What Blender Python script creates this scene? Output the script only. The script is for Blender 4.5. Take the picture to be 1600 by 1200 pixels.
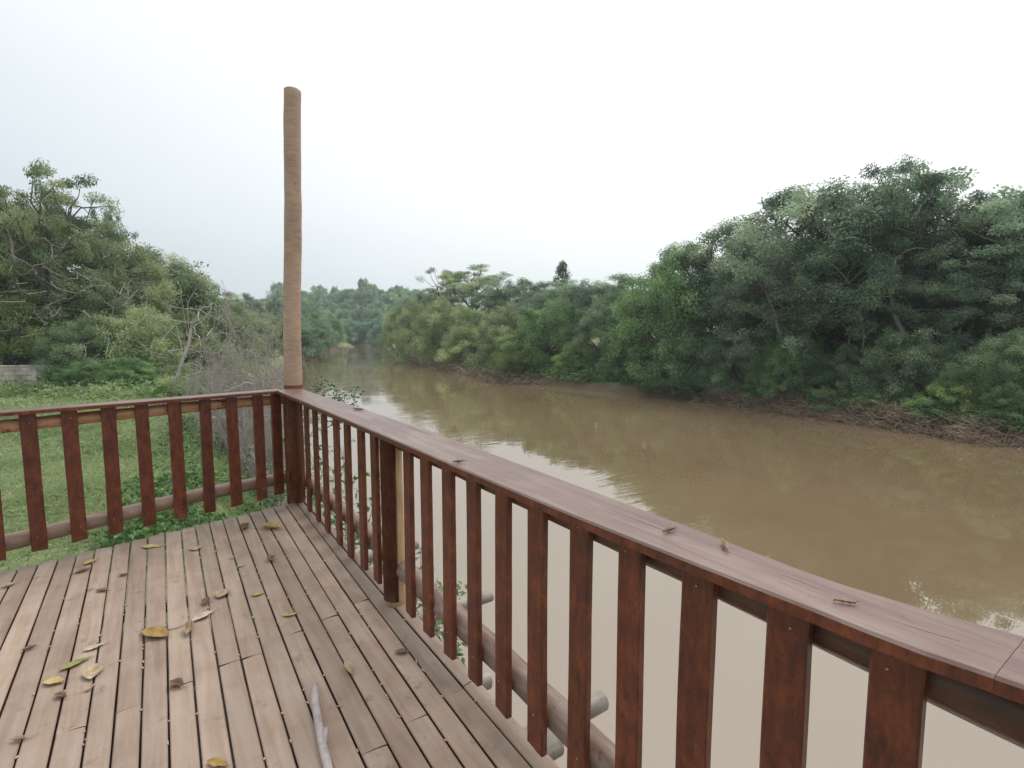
import bpy, bmesh, math, random
import numpy as np
from mathutils import Vector, Matrix, noise

for o in list(bpy.data.objects): bpy.data.objects.remove(o)
S = bpy.context.scene
COL = S.collection
PI = math.pi

# ------------------------------------------------------------------ camera
F = 812.7                                   # focal length in photo pixels (1600 wide)
YAW, PITCH = 0.60425, -0.0948
CAM = Vector((-1.0057, -4.8195, 1.5))
fwd = Vector((math.sin(YAW)*math.cos(PITCH), math.cos(YAW)*math.cos(PITCH), math.sin(PITCH)))
rgt = Vector((math.cos(YAW), -math.sin(YAW), 0))
upv = rgt.cross(fwd)
cd = bpy.data.cameras.new('camera'); cam = bpy.data.objects.new('camera', cd); COL.objects.link(cam)
cam.matrix_world = Matrix.Translation(CAM) @ Matrix((rgt, upv, -fwd)).transposed().to_4x4()
cd.sensor_width = 36; cd.lens = 36*F/1600; cd.clip_start = .05; cd.clip_end = 3000
S.camera = cam

def ray(px, py): return fwd + rgt*((px-800)/F) - upv*((py-600)/F)
def onz(px, py, z=0.): v = ray(px, py); return CAM + v*((z-CAM.z)/v.z)
def onx(px, py, x=0.): v = ray(px, py); return CAM + v*((x-CAM.x)/v.x)
def atd(px, py, d): return CAM + ray(px, py)*d          # d = depth in metres

# ------------------------------------------------------------------ light
SUN_EL, SUN_AZ = math.radians(60), math.radians(66)     # azimuth clockwise from +Y
w = bpy.data.worlds.new('World'); S.world = w; w.use_nodes = True
nt = w.node_tree; N = nt.nodes; L = nt.links
bg = N['Background']; bg.inputs['Strength'].default_value = 0.1
sky = N.new('ShaderNodeTexSky'); sky.sky_type = 'NISHITA'; sky.sun_disc = False
sky.sun_elevation = SUN_EL; sky.sun_rotation = SUN_AZ
sky.air_density = 1.2; sky.dust_density = 6; sky.ozone_density = 1
tc = N.new('ShaderNodeTexCoord')
nz = N.new('ShaderNodeTexNoise'); nz.inputs['Scale'].default_value = 1.6; nz.inputs['Detail'].default_value = 3
mp = N.new('ShaderNodeMapping'); mp.inputs['Scale'].default_value = (1, 1, 2.2)
L.new(tc.outputs['Generated'], mp.inputs['Vector']); L.new(mp.outputs['Vector'], nz.inputs['Vector'])
dot = N.new('ShaderNodeVectorMath'); dot.operation = 'DOT_PRODUCT'
sd = Vector((math.sin(SUN_AZ)*math.cos(SUN_EL), math.cos(SUN_AZ)*math.cos(SUN_EL), math.sin(SUN_EL)))
dot.inputs[1].default_value = sd
L.new(tc.outputs['Generated'], dot.inputs[0])
mr = N.new('ShaderNodeMapRange'); mr.interpolation_type = 'SMOOTHSTEP'
mr.inputs[1].default_value = .1; mr.inputs[2].default_value = .95; mr.inputs[3].default_value = 0; mr.inputs[4].default_value = 1
L.new(dot.outputs['Value'], mr.inputs[0])
ad = N.new('ShaderNodeMath'); ad.operation = 'MULTIPLY_ADD'; ad.inputs[1].default_value = .25; 
L.new(nz.outputs['Fac'], ad.inputs[0]); L.new(mr.outputs[0], ad.inputs[2])
cr = N.new('ShaderNodeValToRGB')
cr.color_ramp.elements[0].position = .16; cr.color_ramp.elements[0].color = (.565, .64, .70, 1)
cr.color_ramp.elements[1].position = .95; cr.color_ramp.elements[1].color = (1.06, 1.08, 1.08, 1)
L.new(ad.outputs[0], cr.inputs[0])
sc = N.new('ShaderNodeVectorMath'); sc.operation = 'SCALE'; sc.inputs['Scale'].default_value = 10.6
L.new(cr.outputs[0], sc.inputs[0])
mx = N.new('ShaderNodeMix'); mx.data_type = 'RGBA'; mx.inputs[0].default_value = .9
L.new(sky.outputs[0], mx.inputs[6]); L.new(sc.outputs[0], mx.inputs[7]); L.new(mx.outputs[2], bg.inputs[0])

sl = bpy.data.lights.new('sun', 'SUN'); sl.energy = 1.2; sl.angle = math.radians(32); sl.color = (1, .96, .9)
so = bpy.data.objects.new('sun', sl); COL.objects.link(so); so.location = (20, 20, 60)
so.rotation_euler = (-sd).to_track_quat('-Z', 'Y').to_euler()

vs = S.view_settings; vs.view_transform = 'Standard'; vs.look = 'None'; vs.exposure = 0.2; vs.gamma = 1; vs.use_curve_mapping = False
S.render.engine = 'CYCLES'
S.cycles.max_bounces = 8; S.cycles.transparent_max_bounces = 8; S.cycles.volume_bounces = 1

# ------------------------------------------------------------------ object helpers
def tag(o, label=None, cat=None, group=None, kind=None):
    if label: o['label'] = label
    if cat: o['category'] = cat
    if group: o['group'] = group
    if kind: o['kind'] = kind
    return o
def empty(name, loc=(0, 0, 0), rz=0):
    o = bpy.data.objects.new(name, None); COL.objects.link(o); o.location = loc; o.rotation_euler = (0, 0, rz)
    o.empty_display_size = .2
    return o
def link(name, me, parent=None):
    o = bpy.data.objects.new(name, me); COL.objects.link(o)
    if parent is not None: o.parent = parent
    return o
def np_mesh(name, V, Fq, mat, k=4, tint=None, smooth=False):
    """V (n,3) verts, Fq (m,k) faces"""
    me = bpy.data.meshes.new(name)
    V = np.asarray(V, np.float32); Fq = np.asarray(Fq, np.int32)
    me.vertices.add(len(V)); me.vertices.foreach_set('co', V.ravel())
    me.loops.add(Fq.size); me.loops.foreach_set('vertex_index', Fq.ravel())
    me.polygons.add(len(Fq)); me.polygons.foreach_set('loop_start', np.arange(0, Fq.size, Fq.shape[1], dtype=np.int32))
    if smooth: me.polygons.foreach_set('use_smooth', np.ones(len(Fq), bool))
    if tint is not None:
        a = me.attributes.new('tint', 'FLOAT', 'POINT'); a.data.foreach_set('value', np.asarray(tint, np.float32))
    me.update(calc_edges=True); me.validate()
    me.materials.append(mat)
    return me
def bm_obj(name, bm, mats, parent=None, smooth=False):
    me = bpy.data.meshes.new(name)
    bmesh.ops.recalc_face_normals(bm, faces=bm.faces)
    if smooth:
        for f in bm.faces: f.smooth = True
    bm.to_mesh(me); bm.free()
    for m in (mats if isinstance(mats, (list, tuple)) else [mats]): me.materials.append(m)
    return link(name, me, parent)

# ------------------------------------------------------------------ materials
def newmat(name):
    m = bpy.data.materials.new(name); m.use_nodes = True
    return m, m.node_tree.nodes, m.node_tree.links, m.node_tree.nodes['Principled BSDF']
def nd(N, t, **kw):
    n = N.new(t)
    for k, v in kw.items():
        if k in n.inputs: n.inputs[k].default_value = v
        else: setattr(n, k, v)
    return n
def ramp(N, stops):
    r = N.new('ShaderNodeValToRGB'); e = r.color_ramp.elements
    while len(e) < len(stops): e.new(.5)
    for a, (p, c) in zip(e, stops): a.position = p; a.color = (*c, 1)
    return r
def coords(N, L, scale=(1, 1, 1), space='Object'):
    t = N.new('ShaderNodeTexCoord'); m = N.new('ShaderNodeMapping'); m.inputs['Scale'].default_value = scale
    L.new(t.outputs[space], m.inputs['Vector']); return m
def bump(N, L, src, b, strength=.3, dist=.01):
    n = N.new('ShaderNodeBump'); n.inputs['Strength'].default_value = strength; n.inputs['Distance'].default_value = dist
    L.new(src, n.inputs['Height']); L.new(n.outputs[0], b.inputs['Normal']); return n

def wood(name, dark, mid, light, grain=(14, 14, 1.5), rough=.5, blotch=3., coat=0., bumpd=.003, vary=.25, spots=None):
    m, N, L, b = newmat(name)
    c = coords(N, L, grain); oi = N.new('ShaderNodeObjectInfo')
    off = nd(N, 'ShaderNodeVectorMath', operation='ADD'); L.new(c.outputs[0], off.inputs[0])
    sc = nd(N, 'ShaderNodeVectorMath', operation='SCALE'); sc.inputs['Scale'].default_value = 37
    cmb = N.new('ShaderNodeCombineXYZ')
    for i in range(3): L.new(oi.outputs['Random'], cmb.inputs[i])
    L.new(cmb.outputs[0], sc.inputs[0]); L.new(sc.outputs[0], off.inputs[1])
    g = nd(N, 'ShaderNodeTexNoise', Scale=1., Detail=6., Roughness=.65, Distortion=.6); L.new(off.outputs[0], g.inputs['Vector'])
    c2 = coords(N, L, (1, 1, 1)); off2 = nd(N, 'ShaderNodeVectorMath', operation='ADD')
    L.new(c2.outputs[0], off2.inputs[0]); L.new(sc.outputs[0], off2.inputs[1])
    g2 = nd(N, 'ShaderNodeTexNoise', Scale=blotch, Detail=4., Roughness=.6); L.new(off2.outputs[0], g2.inputs['Vector'])
    mixf = nd(N, 'ShaderNodeMath', operation='MULTIPLY_ADD'); mixf.inputs[1].default_value = .55
    L.new(g.outputs['Fac'], mixf.inputs[0])
    h = nd(N, 'ShaderNodeMath', operation='MULTIPLY'); h.inputs[1].default_value = .45; L.new(g2.outputs['Fac'], h.inputs[0])
    L.new(h.outputs[0], mixf.inputs[2])
    r = ramp(N, [(.34, dark), (.5, mid), (.68, light)]); L.new(mixf.outputs[0], r.inputs[0])
    hv = N.new('ShaderNodeHueSaturation'); L.new(r.outputs[0], hv.inputs['Color'])
    mv = nd(N, 'ShaderNodeMapRange'); mv.inputs[3].default_value = 1-vary; mv.inputs[4].default_value = 1+vary
    L.new(oi.outputs['Random'], mv.inputs[0]); L.new(mv.outputs[0], hv.inputs['Value'])
    out = hv.outputs[0]
    if spots:
        s = nd(N, 'ShaderNodeTexNoise', Scale=spots[0], Detail=5., Roughness=.7); L.new(off2.outputs[0], s.inputs['Vector'])
        sr = ramp(N, [(spots[1], (0, 0, 0)), (spots[1]+spots[3], (1, 1, 1))]); L.new(s.outputs['Fac'], sr.inputs[0])
        mm = nd(N, 'ShaderNodeMix', data_type='RGBA'); L.new(sr.outputs[0], mm.inputs[0]); L.new(out, mm.inputs[6]); mm.inputs[7].default_value = (*spots[2], 1)
        out = mm.outputs[2]
    L.new(out, b.inputs['Base Color'])
    b.inputs['Roughness'].default_value = rough
    rr = nd(N, 'ShaderNodeMapRange'); rr.inputs[3].default_value = rough-.12; rr.inputs[4].default_value = rough+.15
    L.new(g2.outputs['Fac'], rr.inputs[0]); L.new(rr.outputs[0], b.inputs['Roughness'])
    b.inputs['Coat Weight'].default_value = coat; b.inputs['Coat Roughness'].default_value = .3
    bump(N, L, g.outputs['Fac'], b, .5, bumpd)
    return m

M_red = wood('red_varnished_wood', (.045, .011, .006), (.14, .031, .011), (.26, .070, .023), (60, 60, 14), .45, 14, .2, .003, .15, (110, .56, (.045, .013, .009), .12))
M_cap = wood('worn_red_cap', (.10, .042, .032), (.18, .10, .08), (.29, .21, .175), (30, 2.2, 30), .42, 2.5, .25, .003, .05, (60, .66, (.08, .04, .035), .05))
M_capL = wood('worn_red_cap_along', (.10, .042, .032), (.18, .10, .08), (.29, .21, .175), (2.2, 30, 30), .42, 2.5, .25, .003, .05, (60, .66, (.08, .04, .035), .05))
M_tan = wood('peeled_tan_log', (.33, .205, .14), (.46, .305, .22), (.57, .41, .305), (9, 9, 60), .65, 3., 0, .006, .05, (13, .64, (.24, .15, .11), .1))
M_pale = wood('bare_tan_log', (.32, .19, .10), (.50, .33, .18), (.64, .47, .29), (22, 22, 3), .6, 4., 0, .004, .05, (13, .64, (.24, .13, .07), .1))
M_log = wood('brown_log', (.12, .07, .052), (.22, .15, .12), (.36, .28, .235), (26, 4, 26), .6, 4, 0, .004, .1, (14, .6, (.13, .05, .035), .1))
M_logL = wood('brown_log_along', (.18, .11, .075), (.29, .195, .14), (.43, .33, .265), (4, 26, 26), .6, 4, 0, .004, .1, (14, .6, (.16, .06, .04), .1))
M_logtop = wood('orange_log', (.26, .11, .055), (.45, .23, .12), (.62, .38, .22), (4, 26, 26), .5, 4, .2, .004, .1, (10, .6, (.15, .05, .03), .1))
M_logtopR = wood('dark_red_log', (.05, .02, .014), (.11, .05, .03), (.18, .10, .06), (26, 4, 26), .5, 4, .1, .004, .1)
M_deck = wood('weathered_deck_board', (.27, .185, .135), (.375, .275, .21), (.46, .36, .29), (22, 1.6, 22), .68, 4.0, 0, .003, .12, (9, .60, (.21, .155, .125), .12))
M_deckside = wood('red_board_edge', (.05, .015, .01), (.12, .04, .03), (.2, .1, .08), (30, 3, 30), .6, 4, 0, .003, .1)
M_grey = wood('grey_cut_log', (.17, .14, .115), (.31, .27, .23), (.52, .48, .42), (3, 22, 22), .7, 8, 0, .004, .1, (22, .64, (.12, .10, .08), .05))
M_bark = wood('pale_bark', (.06, .05, .04), (.12, .105, .085), (.22, .195, .165), (8, 8, 2.5), .8, 2, 0, .02, .25)
M_twig = wood('grey_twig', (.28, .245, .22), (.45, .40, .365), (.62, .56, .50), (8, 8, 8), .8, 2, 0, .002, .2)
M_stem = wood('grey_stem_bark', (.11, .10, .085), (.20, .18, .155), (.32, .29, .25), (8, 8, 2.5), .8, 2, 0, .02, .2)
M_deadbr = wood('dead_brown_brush', (.20, .13, .085), (.40, .285, .205), (.60, .46, .36), (3, 3, 3), .9, 1, 0, .002, .2)
M_stick = wood('bleached_stick', (.26, .22, .21), (.42, .36, .35), (.56, .50, .48), (20, 20, 3), .7, 6, 0, .003, .1)

def leafmat(name, a, b_, c, rough=.5, trans=.3):
    """a/b/c: dark / mid / light leaf colours of the plant, picked leaf by leaf; object colour shifts a whole plant"""
    m, N, L, b = newmat(name)
    at = nd(N, 'ShaderNodeAttribute', attribute_name='tint')
    r = ramp(N, [(0., a), (.5, b_), (1., c)]); L.new(at.outputs['Fac'], r.inputs[0])
    oi = N.new('ShaderNodeObjectInfo')
    mm = nd(N, 'ShaderNodeMix', data_type='RGBA', blend_type='MULTIPLY'); mm.inputs[0].default_value = 1
    L.new(r.outputs[0], mm.inputs[6]); L.new(oi.outputs['Color'], mm.inputs[7])
    L.new(mm.outputs[2], b.inputs['Base Color']); b.inputs['Roughness'].default_value = rough
    b.inputs['Specular IOR Level'].default_value = .35
    t = N.new('ShaderNodeBsdfTranslucent'); L.new(mm.outputs[2], t.inputs['Color'])
    ms = N.new('ShaderNodeMixShader'); ms.inputs[0].default_value = trans
    L.new(b.outputs[0], ms.inputs[1]); L.new(t.outputs[0], ms.inputs[2])
    L.new(ms.outputs[0], N['Material Output'].inputs['Surface'])
    return m
M_leaf = leafmat('tree_leaves', (.09, .14, .08), (.23, .31, .18), (.46, .54, .33), .45, .42)
M_leafb = leafmat('bush_leaves', (.10, .16, .08), (.25, .345, .17), (.46, .57, .31), .5, .42)
M_leafg = leafmat('glossy_leaves', (.035, .085, .03), (.09, .19, .06), (.26, .36, .10), .35)
M_grass = leafmat('grass_blades', (.20, .27, .11), (.37, .46, .22), (.56, .62, .36), .6, .35)

def groundmat():
    m, N, L, b = newmat('ground_soil')
    c = coords(N, L, (1, 1, 1))
    n1 = nd(N, 'ShaderNodeTexNoise', Scale=.6, Detail=8., Roughness=.65); L.new(c.outputs[0], n1.inputs['Vector'])
    n2 = nd(N, 'ShaderNodeTexNoise', Scale=9., Detail=6., Roughness=.7); L.new(c.outputs[0], n2.inputs['Vector'])
    r1 = ramp(N, [(.36, (.14, .19, .075)), (.52, (.23, .29, .13)), (.66, (.38, .36, .24))]); L.new(n1.outputs['Fac'], r1.inputs[0])
    r2 = ramp(N, [(.3, (.55, .55, .5)), (.7, (1.2, 1.15, 1.05))]); L.new(n2.outputs['Fac'], r2.inputs[0])
    mm = nd(N, 'ShaderNodeMix', data_type='RGBA', blend_type='MULTIPLY'); mm.inputs[0].default_value = 1
    L.new(r1.outputs[0], mm.inputs[6]); L.new(r2.outputs[0], mm.inputs[7])
    # bare brown soil on the low bank
    sp = N.new('ShaderNodeSeparateXYZ'); L.new(c.outputs[0], sp.inputs[0])
    zz = nd(N, 'ShaderNodeMapRange'); zz.inputs[1].default_value = -2.3; zz.inputs[2].default_value = -1.5; L.new(sp.outputs[2], zz.inputs[0])
    soil = ramp(N, [(.3, (.10, .065, .04)), (.7, (.24, .165, .11))]); L.new(n2.outputs['Fac'], soil.inputs[0])
    m2 = nd(N, 'ShaderNodeMix', data_type='RGBA'); L.new(zz.outputs[0], m2.inputs[0]); L.new(soil.outputs[0], m2.inputs[6]); L.new(mm.outputs[2], m2.inputs[7])
    L.new(m2.outputs[2], b.inputs['Base Color']); b.inputs['Roughness'].default_value = .95
    bump(N, L, n2.outputs['Fac'], b, .8, .06)
    return m
M_ground = groundmat()

def watermat():
    m, N, L, b = newmat('muddy_river_water')
    c = coords(N, L, (1, 1, 1))
    n0 = nd(N, 'ShaderNodeTexNoise', Scale=.12, Detail=4., Roughness=.55); L.new(c.outputs[0], n0.inputs['Vector'])
    r = ramp(N, [(.35, (.205, .142, .078)), (.65, (.25, .180, .106))]); L.new(n0.outputs['Fac'], r.inputs[0])
    L.new(r.outputs[0], b.inputs['Base Color'])
    b.inputs['Roughness'].default_value = .012; b.inputs['IOR'].default_value = 2.5
    # gentle ripples, in patches
    rot = coords(N, L, (1, 1, 1)); rot.inputs['Rotation'].default_value = (0, 0, YAW); rot.inputs['Scale'].default_value = (.55, 2.6, 1)
    n1 = nd(N, 'ShaderNodeTexNoise', Scale=1.4, Detail=3., Roughness=.5, Distortion=.3); L.new(rot.outputs[0], n1.inputs['Vector'])
    n2 = nd(N, 'ShaderNodeTexNoise', Scale=.22, Detail=4.); L.new(c.outputs[0], n2.inputs['Vector'])
    pr = nd(N, 'ShaderNodeMapRange'); pr.inputs[1].default_value = .46; pr.inputs[2].default_value = .70; pr.inputs[3].default_value = .12; pr.inputs[4].default_value = 2.2
    L.new(n2.outputs['Fac'], pr.inputs[0])
    mu = nd(N, 'ShaderNodeMath', operation='MULTIPLY'); L.new(n1.outputs['Fac'], mu.inputs[0]); L.new(pr.outputs[0], mu.inputs[1])
    bump(N, L, mu.outputs[0], b, .32, .02)
    return m
M_water = watermat()

def plainmat(name, col, rough=.5, metal=0, var=.3, scale=20):
    m, N, L, b = newmat(name)
    c = coords(N, L); n = nd(N, 'ShaderNodeTexNoise', Scale=scale, Detail=4.); L.new(c.outputs[0], n.inputs['Vector'])
    lo = tuple(x*(1-var) for x in col); hi = tuple(min(1, x*(1+var)) for x in col)
    r = ramp(N, [(.3, lo), (.7, hi)]); L.new(n.outputs['Fac'], r.inputs[0]); L.new(r.outputs[0], b.inputs['Base Color'])
    b.inputs['Roughness'].default_value = rough; b.inputs['Metallic'].default_value = metal
    return m
M_metal = plainmat('galvanised_metal', (.5, .48, .45), .5, .5, .3, 60)
M_wall = plainmat('stained_concrete', (.50, .45, .40), .9, 0, .4, 2.2)

# ------------------------------------------------------------------ terrain
WZ = -2.5
right_px = [(1600, 700), (1530, 690), (1400, 668), (1300, 655), (1200, 640), (1100, 627), (1000, 617), (900, 607), (850, 601), (780, 595), (720, 580), (660, 567), (618, 556), (604, 546), (602, 541)]
RB = [onz(x, y, WZ).xy[:] for x, y in right_px]
RB = [(20, -60), (22, -25), (23.5, -9)] + RB
left_px = [(556, 541), (540, 546), (505, 551), (455, 572), (432, 606), (418, 650)]
LB = [onz(x, y, WZ).xy[:] for x, y in left_px] + [(1.9, 10), (1.45, 5), (1.1, 1.5), (1.0, -3), (1.2, -9), (-1, -25), (-4, -60)]
fr, fl = RB[-1], LB[0]
POLY = RB + [(fl[0]+6, fl[1]+14), (fl[0]-30, fl[1]+25), (fl[0]-32, fl[1]+8)] + LB
nR = len(RB)
_P = np.array(POLY); _Q = np.roll(_P, -1, 0)
def sdist(X, Y):
    """distance to the river's edge, negative in the river; and which bank (True = right)"""
    X = np.asarray(X, float); Y = np.asarray(Y, float)
    best = np.full(X.shape, 1e9); idx = np.zeros(X.shape, int); ins = np.zeros(X.shape, bool)
    for i in range(len(_P)):
        ax, ay = _P[i]; bx, by = _Q[i]; dx, dy = bx-ax, by-ay
        t = np.clip(((X-ax)*dx+(Y-ay)*dy)/(dx*dx+dy*dy), 0, 1)
        d = np.hypot(X-ax-t*dx, Y-ay-t*dy); m = d < best; best[m] = d[m]; idx[m] = i
        c = ((ay > Y) != (by > Y)) & (X < (bx-ax)*(Y-ay)/((by-ay) if by != ay else 1e-9)+ax); ins ^= c
    return np.where(ins, -best, best), idx < nR
def sm(t): t = np.clip(t, 0, 1); return t*t*(3-2*t)
def wob(X, Y, s):
    return (np.sin(X*s*1.3+Y*s*.7+1.1)+np.sin(X*s*-.6+Y*s*1.7+2.7)+np.sin(X*s*2.3-Y*s*1.9+.4)*.5)/2.5
def ground(X, Y):
    X = np.asarray(X, float); Y = np.asarray(Y, float)
    s, right = sdist(X, Y)
    s = s + .35*wob(X, Y, .9)*np.clip((np.hypot(X, Y)-8)/10, 0, 1)
    D = np.hypot(X-CAM.x, Y-CAM.y)
    lf = 1.85*sm(s/2.3) + .05*wob(X, Y, 1.4)*sm(s/2)
    rf = .55*sm(s/.5) + 1.9*sm((s-.5)/7) + 1.5*sm((s-6)/18)
    h = WZ + np.where(right, rf, lf)
    h = h + sm((D-205)/150)*24*(.85+.15*wob(X, Y, .02)) * sm((s-5)/30)
    h = h + .12*wob(X, Y, 2.3)*sm((s-1)/3)*np.where(right, 1, .25)
    return np.where(s < 0, WZ - np.minimum(1.3, -s*.6), h)
def g1(x, y): return float(ground(np.array([x]), np.array([y]))[0])

na = 300; rad = np.concatenate([np.linspace(.4, 30, 110), np.geomspace(30.6, 460, 110)])
A, Rr = np.meshgrid(np.linspace(0, 2*PI, na, endpoint=False), rad)
X = CAM.x+Rr*np.cos(A); Y = CAM.y+Rr*np.sin(A); Z = ground(X, Y)
V = np.stack([X, Y, Z], -1).reshape(-1, 3); nr = len(rad)
i, j = np.meshgrid(np.arange(nr-1), np.arange(na), indexing='ij')
Fq = np.stack([i*na+j, (i+1)*na+j, (i+1)*na+(j+1) % na, i*na+(j+1) % na], -1).reshape(-1, 4)
c0 = len(V); V = np.vstack([V, [[CAM.x, CAM.y, g1(CAM.x, CAM.y)]]])
tag(link('ground', np_mesh('ground', V, Fq, M_ground, smooth=True)), kind='structure')
xs = np.array([[-140, -60, WZ], [200, -60, WZ], [200, 260, WZ], [-140, 260, WZ]], float)
tag(link('river_water', np_mesh('river_water', xs, [[0, 1, 2, 3]], M_water)), kind='structure')

M_soil = plainmat('bare_soil', (.10, .066, .045), .95, 0, .4, 6)
gx_, gy_ = np.meshgrid(np.linspace(-4.5, .25, 40), np.linspace(-7.4, 0, 50)); gy_ = gy_+.2207*gx_*(gy_/-7.4*-1+1)
V = np.stack([gx_, gy_, ground(gx_, gy_)+.03], -1).reshape(-1, 3); i, j = np.meshgrid(np.arange(49), np.arange(39), indexing='ij')
tag(link('soil', np_mesh('soil', V, np.stack([i*40+j, i*40+j+1, (i+1)*40+j+1, (i+1)*40+j], -1).reshape(-1, 4), M_soil, smooth=True)), kind='structure')
# ------------------------------------------------------------------ deck
deck = tag(empty('wooden_deck', (-1.5, -2.5, 0)), 'weathered timber deck of narrow grey brown boards above the river bank', 'deck')
def child_mesh(o, parent):            # parent empties are unrotated: keep world coordinates
    o.parent = parent; o.location = -Vector(parent.location)
def skewy(x): return .062 + .2207*(x-.06)         # far edge of the deck
gap = {0: [(.088, 0.07), (.088, -3.54)]}
far = {2: 462, 3: 446, 4: 427, 5: 408, 6: 389, 7: 369, 8: 348, 9: 327, 10: 305, 11: 283, 12: 258, 13: 231, 14: 204, 15: 177, 16: 147, 17: 117, 18: 87, 19: 58}
y12 = {1: 833, 2: 777, 3: 727, 4: 676, 5: 627, 6: 573, 7: 520, 8: 466, 9: 416.6, 10: 366.6, 11: 314.6, 12: 264.8, 13: 218, 14: 171.6, 15: 126}
gap[1] = [(.045, .05), onz(833, 1200).xy[:]]
for k in range(2, 16): gap[k] = [onz(far[k], 784+.247*(462-far[k])).xy[:], onz(y12[k], 1200).xy[:]]
for k in range(16, 34):
    x = -1.41 - (k-16)*.0955; gap[k] = [(x, skewy(x)), (x+.03, -3.)]
def gx(k, y):
    (x0, y0), (x1, y1) = gap[k]; t = (y-y0)/(y1-y0); return x0+(x1-x0)*min(t, 1.15)
joints = {16: (110, 1141), 14: (191, 1110), 12: (280, 1071), 10: (355, 1037), 9: (392, 1026), 6: (584, 1172), 4: (651, 1123), 2: (707, 1085), 3: (564, 940), 5: (514, 965), 7: (457, 990), 17: (120, 893), 1: (725, 1070)}
rnd = random.Random(5)
for k in range(0, 33):                # board between gap k and k+1
    kk = k+1
    ys = [skewy(gx(kk, 0)) + rnd.uniform(-.008, .008)]
    if kk in joints: ys.append(onz(*joints[kk]).y)
    else: ys.append(rnd.uniform(-4.2, -3.2))
    ys += [-5.2-rnd.random()*.8, -7.2]
    for a, b_ in zip(ys[:-1], ys[1:]):
        bm = bmesh.new(); n = max(4, int((a-b_)/.12)); g_ = .009; T = .032; rows = []
        dz = rnd.uniform(-.0015, .0015); ph = rnd.random()*9; j0, j1 = rnd.uniform(-.006, .006), rnd.uniform(-.006, .006)
        for q in range(n+1):
            y = a-.0015+(b_-a+.003)*q/n
            wl = .0016*noise.noise(Vector((ph, y*2.3, k))); wr = .0016*noise.noise(Vector((ph+5, y*2.3, k)))
            xl = gx(kk, y)+g_*(.42 if k != 33 else .5)+wl; xr = gx(k, y)-g_*(.42 if k else 0)+wr
            ye = (j0 if q == 0 else j1 if q == n else 0)
            bv = .004
            rows.append([bm.verts.new(p) for p in ((xl, y-ye, dz-T), (xl, y-ye, dz-bv), (xl+bv, y-ye, dz), ((xl+xr)/2, y, dz+.0008), (xr-bv, y+ye, dz), (xr, y+ye, dz-bv), (xr, y+ye, dz-T))])
        for q in range(n):
            for c in range(6):
                f = bm.faces.new((rows[q][c], rows[q][c+1], rows[q+1][c+1], rows[q+1][c])); f.material_index = 1 if c in (0, 5) else 0
            f = bm.faces.new((rows[q][6], rows[q][0], rows[q+1][0], rows[q+1][6])); f.material_index = 1
        for rw in (rows[0], rows[-1]):
            f = bm.faces.new(rw); f.material_index = 1
        child_mesh(bm_obj('deck_board', bm, [M_deck, M_deckside]), deck)

def tube_np(pts, radii, sides=8, ends=True, wob_=0, seed=0):
    pts = [Vector(p) for p in pts]; V = []; Fq = []
    for i, p in enumerate(pts):
        d = (pts[min(i+1, len(pts)-1)]-pts[max(i-1, 0)])
        d = d.normalized() if d.length > 1e-9 else Vector((0, 0, 1))
        a = d.cross(Vector((.13, .31, .94))); a = a.normalized() if a.length > 1e-3 else Vector((1, 0, 0)); b = d.cross(a)
        for s in range(sides):
            t = 2*PI*s/sides; r = radii[i]*(1+(wob_*noise.noise(Vector((math.cos(t)*1.3+seed, math.sin(t)*1.3, i*.23))) if wob_ else 0))
            V.append(p+(a*math.cos(t)+b*math.sin(t))*r)
    for i in range(len(pts)-1):
        for s in range(sides):
            Fq.append((i*sides+s, i*sides+(s+1) % sides, (i+1)*sides+(s+1) % sides, (i+1)*sides+s))
    return V, Fq
def log(name, p0, p1, r0, r1, mat, parent, bow=0., sides=20, seed=0, endmat=None, wobb=.12, n=None):
    p0, p1 = Vector(p0), Vector(p1); Ln = (p1-p0).length; n = n or max(6, int(Ln/.08)); pts = []; rr = []
    for i in range(n+1):
        t = i/n; p = p0.lerp(p1, t)
        p = p+Vector((noise.noise(Vector((seed, t*Ln*.9, 0))), noise.noise(Vector((seed+7, t*Ln*.9, 0))), noise.noise(Vector((seed+13, t*Ln*.9, 0)))))*bow
        pts.append(p); rr.append((r0+(r1-r0)*t)*(1+.05*noise.noise(Vector((seed+3, t*Ln*2.2, 1)))))
    V, Fq = tube_np(pts, rr, sides, wob_=wobb, seed=seed)
    bm = bmesh.new(); vs_ = [bm.verts.new(v) for v in V]
    for f in Fq: bm.faces.new([vs_[q] for q in f]).smooth = True
    for e, row in ((0, vs_[:sides]), (1, vs_[-sides:])):
        # a slightly domed, bevelled end
        c = pts[0] if e == 0 else pts[-1]; dr = (pts[0]-pts[1] if e == 0 else pts[-1]-pts[-2]).normalized()
        inner = [bm.verts.new(c+(v.co-c)*.9+dr*.006) for v in row]
        for s in range(sides): bm.faces.new((row[s], row[(s+1) % sides], inner[(s+1) % sides], inner[s])).material_index = 1 if endmat else 0
        bm.faces.new(inner).material_index = 1 if endmat else 0
    o = bm_obj(name, bm, [mat] + ([endmat] if endmat else []), None)
    if parent is not None: child_mesh(o, parent)
    return o
# joists: whole logs that stick out past the deck edge
def joist(px, py, xend, r, seed, mat=M_grey):
    e = onz(px, py, -.036-r); xend = e.x; log('joist_log', (-3.2, e.y+.02, -.032-r), (xend, e.y, min(e.z, -.034-r)), r, r*.95, mat, deck, .01, 18, seed, M_grey)
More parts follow.
